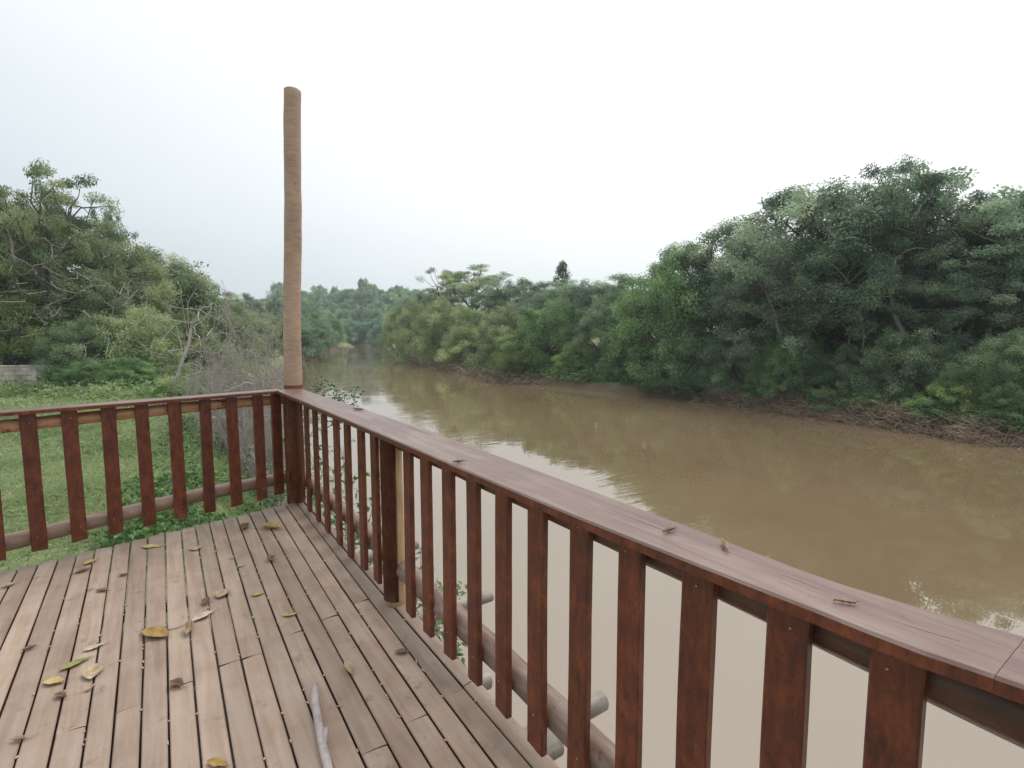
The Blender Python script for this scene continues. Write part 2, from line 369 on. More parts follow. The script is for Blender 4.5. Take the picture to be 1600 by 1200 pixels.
# (end points measured on the photograph, log by log)
for (px, py, xe, r, s) in ((766, 932, .50, .035, 1), (652, 852, .38, .035, 2), (940, 1094, .42, .046, 3), (762, 1062, .20, .04, 4), (868, 1158, .22, .055, 5)):
    joist(px, py, xe, r, s)
for y in (-4.9, -5.9, -6.9): log('joist_log', (-3.2, y, -.085), (.2, y, -.085), .05, .05, M_grey, deck, .01, 14, y)
for x in (-2.9, -1.5, -.2):
    for y in (-.75, -3.6, -6.6):
        log('support_post', (x, y, g1(x, y)-.4), (x, y, -.14), .085, .08, M_bark, deck, .01, 12, x*3+y)
    log('beam_log', (x, skewy(x)-.2, -.19), (x, -7.1, -.19), .055, .055, M_bark, deck, .01, 12, x)
def ringmesh(c, r0, r1, h, mat, name, parent):
    bm = bmesh.new()
    res = bmesh.ops.create_cone(bm, cap_ends=True, segments=20, radius1=r1, radius2=r1*.86, depth=h); bmesh.ops.translate(bm, verts=res['verts'], vec=(0, 0, h/2))
    o = bm_obj(name, bm, mat); child_mesh(o, parent); o.location += Vector(c); return o
for px, py in ((735, 1062), (842, 1173)):
    p = onz(px, py); wsh = ringmesh(p, 0, .0125, .0025, M_metal, 'screw', deck)
    bm = bmesh.new(); bmesh.ops.create_cone(bm, cap_ends=True, segments=8, radius1=.0055, radius2=.0045, depth=.005)
    h = bm_obj('screw_head', bm, M_deckside, wsh); h.location = (0, 0, .004)
for k in range(1, 16):
    pass

# ------------------------------------------------------------------ railings
def board(name, c, w_, t_, z0, z1, mat, parent, rz=0, lean=(0, 0), seed=0, bev=.004):
    """upright board: width w_ along local x, thickness t_ along local y"""
    bm = bmesh.new(); n = 8; rows = []
    for i in range(n+1):
        f = i/n; z = z0+(z1-z0)*f; ox = lean[0]*f+.002*noise.noise(Vector((seed*3.1, z*3, 0))); oy = lean[1]*f
        wv = w_/2+.0015*noise.noise(Vector((seed*1.7, z*5, 4))); tv = t_/2; b = bev
        e = .004*math.sin(seed*5) if i == 0 else 0
        row = []
        for (sx, sy, ix, iy) in ((-1, -1, 0, 1), (-1, -1, 1, 0), (1, -1, 1, 0), (1, -1, 0, 1), (1, 1, 0, 1), (1, 1, 1, 0), (-1, 1, 1, 0), (-1, 1, 0, 1)):
            row.append(bm.verts.new((sx*(wv-ix*b)+ox, sy*(tv-iy*b)+oy, z+e*sx)))
        rows.append(row)
    for i in range(n):
        for s in range(8): bm.faces.new((rows[i][s], rows[i][(s+1) % 8], rows[i+1][(s+1) % 8], rows[i+1][s]))
    bm.faces.new(rows[0]); bm.faces.new(rows[-1])
    o = bm_obj(name, bm, mat); o.parent = parent
    o.location = Vector((c[0], c[1], 0))-Vector((parent.location.x, parent.location.y, parent.location.z)); o.rotation_euler = (0, 0, rz)
    return o
ZT = 1.0285; TCAP = .026
railR = tag(empty('railing', (0, -2.5, 0)), 'long dark red timber railing running towards the camera above the river', 'railing')
balR = [(458, 466, 783), (467, 476, 796), (480, 489, 807), (493, 503, 820), (507, 518, 835), (526, 536, 851), (542, 555, 870), (563, 576, 888), (584, 597, 908), (634, 650, 959), (661, 679, 989), (693, 714, 1023), (731, 754, 1062), (774, 799, 1109), (824, 854, 1164), (886, 920, 1200), (958, 1005, 1200), (1053, 1111, 1200), (1186, 1260, 1200), (1347, 1440, 1200)]
ys = []
T = .026
for a, b_, y in balR[1:]:
    ya = onx(a, y-2, 0).y; yb = onx(b_, y, T).y; ys.append((ya+yb)/2)
ys = [-.12 + .0] + ys
lastc = ys[-1]
ys += [lastc-.215*(i+1) for i in range(9)]
for i, y in enumerate(ys):
    bot = {1: .0}.get(i, .085 + .01*math.sin(i*2.3))
    if 1 <= i <= 14:
        a, b_, yy = balR[i]; bot = max(.02, min(.12, onx(a, yy, 0).z+.012))
    board('baluster', (T/2+.001, y, 0), .083+.003*math.sin(i*1.9), T, bot, ZT-TCAP-.001, M_red, railR, PI/2, (.004*math.sin(i*3.3), 0), i)
# cap board (slightly wavy in plan, as seen), two lengths butted
def capmesh(path_in, path_out, z, t_, mat, parent, name='cap_rail'):
    bm = bmesh.new(); rows = []
    for (a, b_) in zip(path_in, path_out):
        r_ = .005; d = (Vector(b_)-Vector(a)); wl = d.length; d.normalize()
        def P(u, zz): q = Vector(a)+d*u; return bm.verts.new((q.x, q.y, zz))
        rows.append([P(0, z-t_), P(0, z-r_), P(r_, z), P(wl*.5, z+.0006), P(wl-r_, z), P(wl, z-r_), P(wl, z-t_)])
    for i in range(len(rows)-1):
        for s in range(7): bm.faces.new((rows[i][s], rows[i][(s+1) % 7], rows[i+1][(s+1) % 7], rows[i+1][s])).material_index = 1 if s in (0, 5, 6) else 0
    bm.faces.new(rows[0]).material_index = 1; bm.faces.new(rows[-1]).material_index = 1
    o = bm_obj(name, bm, [mat, M_red]); child_mesh(o, parent); return o
cin = [(-.30, -.155), (-.45, -.150), (-1.5, -.140), (-2.49, -.131), (-3.32, -.128), (-3.84, -.120), (-4.2, -.104), (-4.33, -.096), (-4.44, -.090), (-4.53, -.088), (-4.6, -.078), (-4.67, -.060), (-4.76, -.05), (-5.4, -.07), (-7.0, -.08)]
cout = [(.20, .04), (-.3, .050), (-1.3, .075), (-2.5, .098), (-3.4, .078), (-3.8, .068), (-4.08, .060), (-4.25, .052), (-4.37, .046), (-4.46, .06), (-4.56, .08), (-4.64, .10), (-4.76, .11), (-5.4, .10), (-7.0, .10)]
def interp(tab, y):
    t = sorted(tab); return float(np.interp(y, [q[0] for q in t], [q[1] for q in t]))
def segpath(y0, y1, tab, n): return [(interp(tab, y0+(y1-y0)*i/n), y0+(y1-y0)*i/n) for i in range(n+1)]
capmesh(segpath(-.08, -4.64, cin, 60), segpath(.16, -4.64, cout, 60), ZT, TCAP, M_cap, railR)
capmesh(segpath(-4.6404, -7.2, cin, 40), segpath(-4.6404, -7.2, cout, 40), ZT-.0008, TCAP, M_cap, railR)
for cp in ([(1185, 886), (1240, 905), (1276, 919), (1310, 930)], [(930, 788), (1000, 815), (1060, 838)], [(1380, 965), (1440, 985), (1500, 1003)], [(600, 652), (640, 667), (672, 680)]):
    tbp = [onz(x, y, ZT) for x, y in cp]; V_, F_ = tube_np(tbp, [.0005, .0014, .0012, .0004][:len(tbp)], 4); c_ = link('crack', np_mesh('crack', [tuple(v) for v in V_], F_, M_logtopR), railR); c_.location = -railR.location
log('log_rail', (.082, .1, .93), (.082, -7.2, .918), .048, .052, M_logtopR, railR, .012, 18, 3)
log('log_rail', (.088, .25, .20), (.088, -7.2, .195), .050, .058, M_log, railR, .03, 20, 8)
for i, y in enumerate(ys):
    for zz in (.93, .2):
        bm = bmesh.new(); bmesh.ops.create_uvsphere(bm, u_segments=8, v_segments=5, radius=.0026)
        o = bm_obj('nail', bm, M_metal); o.parent = railR; o.location = Vector((-.0015, y+.012*math.sin(i*2+zz), zz+.008*math.sin(i)))-railR.location

# left railing
railL = tag(empty('railing', (-1.5, -.35, 0)), 'shorter red timber railing on the left with tan log rails before the lawn', 'railing')
s1, o1, SK = .19568, -.30618, .23241
ang = math.atan(SK)
def ly(x): return -.0154+SK*x
botpx = [(51, 78, 858), (109, 135, 846), (167, 191, 833), (221, 246, 822), (271, 293, 809), (316, 338, 798), (361, 379, 789), (400, 417, 779)]
xsb = [o1-(7-i)*s1 for i in range(8)]
xsb = [xsb[0]-s1*k for k in range(6, 0, -1)] + xsb + [-.165]
for i, x in enumerate(xsb):
    wd = .083+.003*math.sin(i*2.7)
    board('baluster', (x, ly(x)+T/2, 0), wd, T, .105+.006*math.sin(i*2.1) if i < len(xsb)-1 else .12, ZT-TCAP-.001, M_red, railL, ang, (.006*math.sin(i*4.1), 0), i+40)
p0, p1 = (-3.4, ly(-3.4)), (-.05, ly(-.05))
ain = [(-3.4+i*(3.4-.155)/30, ly(-3.4+i*(3.4-.155)/30)-.035) for i in range(31)]
aout = [(-3.4+i*(3.4-.08)/30, ly(-3.4+i*(3.4-.08)/30)+.115) for i in range(31)]
capmesh(ain, aout, ZT-.001, TCAP, M_capL, railL)
log('log_rail', (-3.4, ly(-3.4)+.075, .935), (-.02, ly(0)+.072, .935), .046, .040, M_logtop, railL, .012, 18, 21)
log('log_rail', (-3.4, ly(-3.4)+.085, .165), (-.09, ly(0)+.075, .233), .060, .050, M_logL, railL, .03, 20, 25)
for i, x in enumerate(xsb):
    for zz in (.945, .2):
        bm = bmesh.new(); bmesh.ops.create_uvsphere(bm, u_segments=8, v_segments=5, radius=.0026)
        o = bm_obj('nail', bm, M_metal); o.parent = railL; o.location = Vector((x+.012*math.sin(i*2+zz), ly(x)-.0015, zz+.008*math.sin(i)))-railL.location
# dark corner boards
board('corner_board', (-.105, -.115, 0), .05, .02, .05, ZT-TCAP-.002, M_red, railR, PI/2, (0, 0), 77)

# posts
def on_plane_y(px, py, y): v = ray(px, py); return CAM+v*((y-CAM.y)/v.y)
pb = on_plane_y(458, 606, .06); pt = on_plane_y(456.5, 141, .06)
dpt = (pb-CAM).dot(fwd); rp = 12.6/F*dpt
corner = tag(empty('corner_post', (pb.x, .06, -.6)), 'tall peeled tan log post rising from the railing corner', 'post')
dirp = (pt-pb)
o = log('post_log', pb-dirp*((pb.z-ZT)/dirp.z)*1 - Vector((0, 0, .0)), pt, rp*1.03, rp*.96, M_tan, corner, .012, 24, 31, M_grey, .06, 60)
o2 = log('post_foot', (pb.x-.005, .06, -.9), (pb.x, .06, ZT-TCAP-.002), rp*1.05, rp*1.03, M_red, corner, .004, 24, 32, None, .06)
bm = bmesh.new(); bmesh.ops.create_cone(bm, cap_ends=False, segments=28, radius1=rp*1.11, radius2=rp*1.06, depth=.03)
o = bm_obj('red_paint_ring', bm, M_red); child_mesh(o, corner); o.location += Vector((pb.x, .06, ZT+.014))

mp_b = onx(617, 940, .035)
mid = tag(empty('railing_post', (.035, mp_b.y, 0)), 'short log post halfway along the right railing, red inside and bare tan outside', 'post')
ym = (onx(599, 940, 0).y+onx(632, 940, .07).y)/2
log('post_log', (.045, ym, .0), (.045, ym+.01, ZT-TCAP-.003), .058, .056, M_pale, mid, .004, 24, 51, None, .06)
# painted half-round facing the inside of the deck
bm = bmesh.new(); rows = []
for i in range(13):
    z = .03+(ZT-TCAP-.033)*i/12; row = []
    for s in range(15):
        t = math.radians(112+s*11.0+ (3*noise.noise(Vector((z*9, 0, 1)))))
        r_ = .063*(1+.05*noise.noise(Vector((math.cos(t)*2, math.sin(t)*2, z*1.5))))
        row.append(bm.verts.new((.045+math.cos(t)*r_, ym+.01*z+math.sin(t)*r_, z)))
    rows.append(row)
for i in range(12):
    for s in range(14): bm.faces.new((rows[i][s], rows[i][s+1], rows[i+1][s+1], rows[i+1][s])).smooth = True
bmesh.ops.solidify(bm, geom=bm.faces[:], thickness=.004)
child_mesh(bm_obj('painted_face', bm, M_red), mid)

# ------------------------------------------------------------------ vegetation
def unit(v): return v/np.maximum(np.linalg.norm(v, axis=-1, keepdims=True), 1e-9)
def leaf_quads(rng, C, Ln, W, out=None, upb=1.0, droop=.2, tint=None):
    n = len(C); rnd_ = rng.normal(size=(n, 3)); a = unit(rnd_*np.array([1, 1, .55]) + (0 if out is None else out*1.1) + np.array([0, 0, -droop]))
    nrm = unit(rng.normal(size=(n, 3))*.75+np.array([0, 0, upb])); sd_ = unit(np.cross(nrm, a)); l = Ln*(.65+.7*rng.random((n, 1))); w_ = W*(.7+.6*rng.random((n, 1)))
    v0 = C; v1 = C+a*l*.45+sd_*w_/2; v2 = C+a*l-np.array([0, 0, 1])*l*.15; v3 = C+a*l*.45-sd_*w_/2
    V = np.stack([v0, v1, v2, v3], 1).reshape(-1, 3)
    t = np.clip((tint if tint is not None else .5)+rng.normal(size=n)*.13, 0, 1)
    return V, np.repeat(t, 4)
class Foliage:
    def __init__(s): s.V = []; s.T = []
    def add(s, V, T): s.V.append(V); s.T.append(T)
    def mesh(s, name, mat):
        V = np.vstack(s.V); n = len(V)//4
        return np_mesh(name, V, np.arange(n*4).reshape(-1, 4), mat, tint=np.concatenate(s.T))
class Tubes:
    def __init__(s, sides=5): s.V = []; s.F = []; s.k = sides; s.n = 0
    def add(s, pts, r):
        V, Fq = tube_np(pts, r, s.k); s.V += [tuple(v) for v in V]; s.F += [tuple(q+s.n for q in f) for f in Fq]; s.n += len(V)
    def mesh(s, name, mat): return np_mesh(name, np.array(s.V), np.array(s.F), mat, smooth=True)
def bend(rng, a, b, k=4, amp=.12):
    a, b = np.array(a, float), np.array(b, float); Ln = np.linalg.norm(b-a); o = rng.normal(size=3)*amp*Ln; o2 = rng.normal(size=3)*amp*.5*Ln
    return [tuple(a+(b-a)*t+o*math.sin(PI*t)+o2*math.sin(2*PI*t)) for t in np.linspace(0, 1, k+1)]
def crown(kind, seed, H, R, nc, nl, lw, cr_, mat, droop=.25):
    """returns (trunk mesh, crown mesh). H, R: height and radius; nc clumps of nl leaves of size lw; cr_ clump radius"""
    rng = np.random.default_rng(seed); fo = Foliage(); tb = Tubes(5); ph = rng.random(4)*7
    cs = []
    for i in range(nc):
        az = rng.random()*2*PI; env = 1+.22*math.sin(2*az+ph[0])+.15*math.sin(3*az+ph[1])+.1*math.sin(5*az+ph[2])
        if kind == 'broad':
            u = math.sqrt(rng.random()); r = u*R*env
            top = H*(.52+.48*math.sqrt(max(0, 1-.92*u*u)))*(1+.06*math.sin(az*2+ph[3])); z = top-H*.5*rng.random()**1.5
            rs = 1.
        elif kind == 'bush':
            v = rng.random()**.8; el = math.asin(min(1, v)); sh = .45+.55*rng.random()**.4
            r = R*env*math.cos(el)*sh; z = H*(.06+.92*math.sin(el)*sh*(1+.1*math.sin(az*3+ph[3]))); rs = 1.
        elif kind == 'open':
            u = rng.random()**.5; r = u*R*env; lay = rng.integers(0, 4); z = H*(.62+.1*lay-.14*u*u+.03*rng.normal()); rs = .8+.5*rng.random()
        elif kind == 'conifer':
            f = (i+.5)/nc; z = H*(.25+.75*f); r = R*(1-f)**.6*(.3+.7*rng.random()); rs = .7
        cs.append((r*math.cos(az), r*math.sin(az), z, rs, r))
    # limbs
    th = H*(.42 if kind in ('broad', 'open') else .2 if kind == 'bush' else .98)
    lean = rng.normal(size=2)*H*.04; tr = H*.018+.05
    trunk = bend(rng, (0, 0, -.4), (lean[0], lean[1], th), 6, .05); tb.add(trunk, list(np.linspace(tr*1.25, tr*.7, 7)))
    limbs = []
    if kind != 'conifer':
        nb = 6
        for b in range(nb):
            az = 2*PI*b/nb+rng.random()*.8; f = .55 + .45*rng.random(); st = np.array(trunk[4+(b % 3)])
            en = np.array([math.cos(az)*R*.55, math.sin(az)*R*.55, (H*.72 if kind != 'bush' else H*.55)])*[f, f, 1]
            P = bend(rng, st, en, 5, .09); tb.add(P, list(np.linspace(tr*.62, tr*.2, 6))); limbs += P[1:]
    limbs += trunk[4:] if kind != 'conifer' else trunk[1:]
    LP = np.array(limbs)
    for (x, y, z, rs, r) in cs:
        c = np.array([x, y, z]); d = np.linalg.norm(LP-c, axis=1)+np.maximum(0, LP[:, 2]-z)*1.5; b = LP[np.argmin(d)]
        P = bend(rng, b, c, 3, .12); tb.add(P, [tr*.22, tr*.17, tr*.12, tr*.05])
        n = int(nl*rs*(.7+.6*rng.random())); q = rng.normal(size=(n, 3)); q = unit(q)*(rng.random((n, 1))**.45)
        sz = np.array([cr_, cr_, cr_*(.62 if kind != 'bush' else .78)])*rs*(.8+.4*rng.random())
        if kind == 'open': sz[2] *= .6
        # a few side sprays make the outline uneven
        k = rng.integers(0, 4, n); off = unit(rng.normal(size=(4, 3)))*sz*.7; off[0] = 0
        pts = c+q*sz*.72+off[k]
        tint = np.clip(.5+.26*rng.normal(), .05, .98)
        V, T_ = leaf_quads(rng, pts, lw, lw*.5, q, .9, droop, tint); fo.add(V, T_)
    return tb.mesh('trunk', M_bark), fo.mesh('crown', mat)
def measure(meshes):
    me = meshes[1]; a = np.empty(len(me.vertices)*3, np.float32); me.vertices.foreach_get('co', a); a = a.reshape(-1, 3)
    return meshes, float(np.percentile(a[:, 2], 99.6)), float(np.percentile(np.hypot(a[:, 0], a[:, 1]), 96))
PROT = {
 'broad1': crown('broad', 11, 10, 5.0, 130, 360, .175, .85, M_leaf),
 'broad2': crown('broad', 12, 10, 5.0, 115, 380, .17, .9, M_leaf),
 'broad3': crown('broad', 13, 10, 5.0, 150, 310, .16, .78, M_leaf),
 'open1': crown('open', 21, 10, 4.0, 66, 330, .135, .68, M_leaf, .1),
 'open2': crown('open', 22, 10, 4.0, 58, 330, .135, .7, M_leaf, .1),
 'bush1': crown('bush', 31, 6, 3.5, 140, 300, .13, .66, M_leafb),
 'bush2': crown('bush', 32, 6, 3.5, 160, 270, .12, .58, M_leafb, .5),
 'bush3': crown('bush', 33, 6, 3.5, 130, 310, .14, .7, M_leafb, .4),
 'shrub1': crown('bush', 41, 2, 1.4, 45, 110, .11, .34, M_leafb, .1),
 'shrub2': crown('bush', 42, 2, 1.4, 40, 120, .14, .36, M_leafb, .0),
 'pine': crown('conifer', 51, 12, 4.0, 90, 110, .32, .95, M_leaf, .2),
 'far1': crown('broad', 61, 9, 4.5, 60, 160, .36, 1.15, M_leaf),
 'far2': crown('bush', 62, 8, 4.5, 80, 140, .34, 1.1, M_leaf),
}
PROT = {k: measure(v) for k, v in PROT.items()}
def plant(kind, x, y, hz, rad_, name, label, cat, group=None, rz=None, color=(1, 1, 1), sink=0, gz=None):
    (tm, cm), H, R = PROT[kind]; z = (g1(x, y) if gz is None else gz)-sink
    o = empty(name, (x, y, z), rz if rz is not None else random.Random(label+str(x)).random()*6.28)
    o.scale = (rad_/R, rad_/R, hz/H)
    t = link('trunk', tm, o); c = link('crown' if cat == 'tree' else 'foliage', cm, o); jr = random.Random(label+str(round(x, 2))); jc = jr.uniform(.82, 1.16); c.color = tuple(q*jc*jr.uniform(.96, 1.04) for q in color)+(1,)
    tag(o, label, cat, group); return o
def place(kind, px, d, topy, wpx, name, label, cat='tree', group=None, color=(1, 1, 1), rz=None, sink=0):
    p = atd(px, 560, d); top = atd(px, topy, d).z; g = g1(p.x, p.y)
    return plant(kind, p.x, p.y, max(.6, top-g), wpx/F*d/2, name, label, cat, group, rz, color, sink)

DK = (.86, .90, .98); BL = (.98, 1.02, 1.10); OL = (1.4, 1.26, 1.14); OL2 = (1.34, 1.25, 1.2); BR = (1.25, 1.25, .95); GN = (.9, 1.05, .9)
# right bank, from the near right end to the river bend
RT = [
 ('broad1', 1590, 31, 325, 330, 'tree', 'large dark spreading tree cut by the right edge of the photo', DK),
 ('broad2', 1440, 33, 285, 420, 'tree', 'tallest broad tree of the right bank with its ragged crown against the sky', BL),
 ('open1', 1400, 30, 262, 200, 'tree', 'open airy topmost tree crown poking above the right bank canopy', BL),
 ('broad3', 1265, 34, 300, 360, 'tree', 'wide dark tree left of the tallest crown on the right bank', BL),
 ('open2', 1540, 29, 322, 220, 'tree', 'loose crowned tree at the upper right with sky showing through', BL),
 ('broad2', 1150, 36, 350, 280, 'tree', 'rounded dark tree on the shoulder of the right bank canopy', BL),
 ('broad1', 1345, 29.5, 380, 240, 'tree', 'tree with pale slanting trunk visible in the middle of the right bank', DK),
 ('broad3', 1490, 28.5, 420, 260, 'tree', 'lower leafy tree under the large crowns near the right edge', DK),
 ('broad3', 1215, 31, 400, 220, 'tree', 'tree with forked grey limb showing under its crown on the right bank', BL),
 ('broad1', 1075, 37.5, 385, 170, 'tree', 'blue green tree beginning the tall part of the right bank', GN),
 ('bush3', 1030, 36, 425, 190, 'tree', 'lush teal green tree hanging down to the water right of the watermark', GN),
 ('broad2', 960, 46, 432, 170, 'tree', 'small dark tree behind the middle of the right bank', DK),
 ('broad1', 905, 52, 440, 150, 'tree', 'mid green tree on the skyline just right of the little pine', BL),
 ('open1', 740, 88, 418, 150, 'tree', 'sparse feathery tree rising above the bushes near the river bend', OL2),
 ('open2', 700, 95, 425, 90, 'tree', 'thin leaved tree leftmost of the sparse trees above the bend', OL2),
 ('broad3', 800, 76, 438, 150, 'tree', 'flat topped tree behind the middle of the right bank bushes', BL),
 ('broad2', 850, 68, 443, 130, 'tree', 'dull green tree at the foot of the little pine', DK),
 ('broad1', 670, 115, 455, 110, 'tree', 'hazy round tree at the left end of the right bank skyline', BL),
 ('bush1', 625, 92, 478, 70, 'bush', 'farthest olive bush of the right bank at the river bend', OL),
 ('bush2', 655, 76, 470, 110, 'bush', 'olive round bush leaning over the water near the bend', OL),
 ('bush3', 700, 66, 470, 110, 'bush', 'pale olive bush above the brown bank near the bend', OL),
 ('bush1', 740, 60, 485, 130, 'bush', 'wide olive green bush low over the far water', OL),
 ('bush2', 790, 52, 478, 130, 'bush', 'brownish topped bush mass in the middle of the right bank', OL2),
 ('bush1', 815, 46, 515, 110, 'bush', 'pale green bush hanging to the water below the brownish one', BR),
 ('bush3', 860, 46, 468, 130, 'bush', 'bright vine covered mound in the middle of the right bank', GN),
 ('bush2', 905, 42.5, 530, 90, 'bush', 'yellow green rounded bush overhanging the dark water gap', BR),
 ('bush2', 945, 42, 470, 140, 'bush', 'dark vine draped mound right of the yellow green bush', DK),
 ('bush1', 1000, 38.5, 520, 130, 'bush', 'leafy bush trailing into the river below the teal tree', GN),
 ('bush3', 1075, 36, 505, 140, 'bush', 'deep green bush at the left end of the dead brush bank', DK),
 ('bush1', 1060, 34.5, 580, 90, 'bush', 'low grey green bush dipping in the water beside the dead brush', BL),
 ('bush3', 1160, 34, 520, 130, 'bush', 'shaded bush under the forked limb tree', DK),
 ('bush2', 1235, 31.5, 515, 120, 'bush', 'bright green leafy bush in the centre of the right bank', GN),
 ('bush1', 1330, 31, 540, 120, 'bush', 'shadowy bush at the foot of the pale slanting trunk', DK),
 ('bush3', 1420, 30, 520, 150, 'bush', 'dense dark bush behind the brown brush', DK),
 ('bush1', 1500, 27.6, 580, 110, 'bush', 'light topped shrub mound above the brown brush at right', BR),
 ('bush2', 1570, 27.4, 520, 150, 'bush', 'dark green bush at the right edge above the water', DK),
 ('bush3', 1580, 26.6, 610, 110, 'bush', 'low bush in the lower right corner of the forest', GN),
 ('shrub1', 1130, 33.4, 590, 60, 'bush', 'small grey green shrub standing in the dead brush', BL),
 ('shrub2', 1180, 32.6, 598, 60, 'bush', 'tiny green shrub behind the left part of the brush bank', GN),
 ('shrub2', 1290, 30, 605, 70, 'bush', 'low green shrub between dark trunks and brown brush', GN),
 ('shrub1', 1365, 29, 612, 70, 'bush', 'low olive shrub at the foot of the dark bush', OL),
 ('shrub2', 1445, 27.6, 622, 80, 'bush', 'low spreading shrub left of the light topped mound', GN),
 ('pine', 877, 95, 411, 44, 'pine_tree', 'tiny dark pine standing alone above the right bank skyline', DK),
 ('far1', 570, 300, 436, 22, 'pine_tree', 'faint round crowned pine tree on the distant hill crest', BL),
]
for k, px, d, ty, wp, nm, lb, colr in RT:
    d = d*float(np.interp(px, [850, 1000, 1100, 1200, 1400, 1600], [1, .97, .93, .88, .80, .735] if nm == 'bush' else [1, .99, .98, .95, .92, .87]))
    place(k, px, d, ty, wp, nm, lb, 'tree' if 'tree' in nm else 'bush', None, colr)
# left bank
LT = [
 ('open1', 85, 24, 268, 190, 'tree', 'tall open tree with umbrella tufts at the upper left', OL2),
 ('open2', 15, 24, 300, 150, 'tree', 'olive loose tree with pale leaning trunk cut by the left edge', OL),
 ('broad3', 60, 27, 330, 260, 'tree', 'broad olive tree behind the concrete wall', OL),
 ('broad1', -60, 25, 330, 260, 'tree', 'large olive tree mostly outside the left edge', OL),
 ('broad2', 165, 30, 352, 230, 'tree', 'rounded olive tree right of the tufted tree on the left bank', OL2),
 ('open2', 185, 31, 337, 60, 'tree', 'small tufted crown just above the left tree line', DK),
 ('broad1', 245, 37, 395, 190, 'tree', 'dull green tree on the falling slope of the left canopy', OL2),
 ('broad3', 295, 45, 425, 130, 'tree', 'last tall tree at the right end of the left canopy', OL2),
 ('open1', 318, 50, 445, 60, 'tree', 'wispy small tree ending the left canopy', OL2),
 ('broad3', 120, 26, 430, 200, 'tree', 'tangled grey green tree in the middle of the left woods', OL2),
 ('bush1', 30, 23, 470, 170, 'bush', 'brown green thicket above the concrete wall', OL),
 ('bush2', 120, 22.5, 500, 150, 'bush', 'dark shaded thicket right of the concrete wall', DK),
 ('bush3', 210, 25, 480, 170, 'bush', 'grey green tangled thicket in the left woods', OL2),
 ('bush1', 290, 30, 490, 150, 'bush', 'olive thicket behind the leaning bare tree', OL),
 ('bush2', 350, 38, 480, 120, 'bush', 'pale green thicket behind the bare bush', OL2),
 ('bush3', 395, 48, 485, 110, 'bush', 'olive bush at the water left of the corner post', OL),
 ('bush1', 200, 20.5, 560, 110, 'bush', 'leafy green hedge plant at the lawn edge', GN),
 ('bush2', 130, 20, 562, 80, 'bush', 'dark green bush beside the end of the concrete wall', GN),
 ('shrub2', 262, 17, 588, 60, 'bush', 'bright yellow green shrub with long leaves at the lawn edge', BR),
 ('shrub1', 322, 16.5, 588, 50, 'bush', 'second bright shrub nearer the bare bush', BR),
 ('broad2', 390, 120, 460, 70, 'tree', 'dark tree on the far left bank just left of the corner post', DK),
 ('broad1', 430, 130, 466, 60, 'tree', 'dark tree on the far left bank partly behind the corner post', DK),
 ('broad3', 365, 100, 468, 60, 'tree', 'green tree beyond the wispy end of the left canopy', BL),
 ('bush1', 490, 120, 480, 60, 'bush', 'hazy bush on the far left shore right of the corner post', BL),
 ('bush3', 520, 135, 490, 50, 'bush', 'dark bush over the water at the far left shore', BL),
 ('bush2', 460, 100, 500, 55, 'bush', 'green shore bush just right of the corner post', OL2),
]
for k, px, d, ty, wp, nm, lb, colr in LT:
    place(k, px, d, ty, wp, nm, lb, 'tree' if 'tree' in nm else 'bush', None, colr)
# unseen-from-here banks get company for side views
# distant wooded slopes: individual small trees
rr = random.Random(3); cnt = 0
def fillrow(n, px0, px1, d0, d1, h0, h1, wr, label, group, colr, seed, smin=3.):
    r = random.Random(seed); k = 0; tries = 0
    while k < n and tries < n*20:
        tries += 1; px = r.uniform(px0, px1); d = r.uniform(d0, d1); p = atd(px, 540, d)
        s_, _ = sdist(np.array([p.x]), np.array([p.y]))
        if s_[0] < smin: continue
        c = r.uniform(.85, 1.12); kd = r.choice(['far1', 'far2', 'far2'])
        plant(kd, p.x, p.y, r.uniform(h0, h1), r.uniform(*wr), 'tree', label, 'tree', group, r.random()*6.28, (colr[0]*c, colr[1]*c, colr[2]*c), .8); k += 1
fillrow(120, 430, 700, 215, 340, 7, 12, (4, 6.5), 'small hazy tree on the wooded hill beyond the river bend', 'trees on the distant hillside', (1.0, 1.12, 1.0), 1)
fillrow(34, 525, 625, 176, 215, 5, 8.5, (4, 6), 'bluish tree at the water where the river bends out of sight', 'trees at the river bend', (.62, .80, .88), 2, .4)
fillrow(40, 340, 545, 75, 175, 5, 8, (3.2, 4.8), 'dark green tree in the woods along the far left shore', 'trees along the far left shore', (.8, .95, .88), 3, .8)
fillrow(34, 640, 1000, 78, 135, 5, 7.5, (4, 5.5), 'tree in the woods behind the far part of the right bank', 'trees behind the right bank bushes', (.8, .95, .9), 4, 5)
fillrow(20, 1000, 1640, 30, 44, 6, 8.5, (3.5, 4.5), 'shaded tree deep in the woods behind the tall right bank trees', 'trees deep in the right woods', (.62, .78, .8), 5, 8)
fillrow(22, -60, 330, 34, 60, 6, 8.2, (3.5, 4.8), 'shaded tree deep in the woods behind the left canopy', 'trees deep in the left woods', (.85, .9, .8), 6, 3)

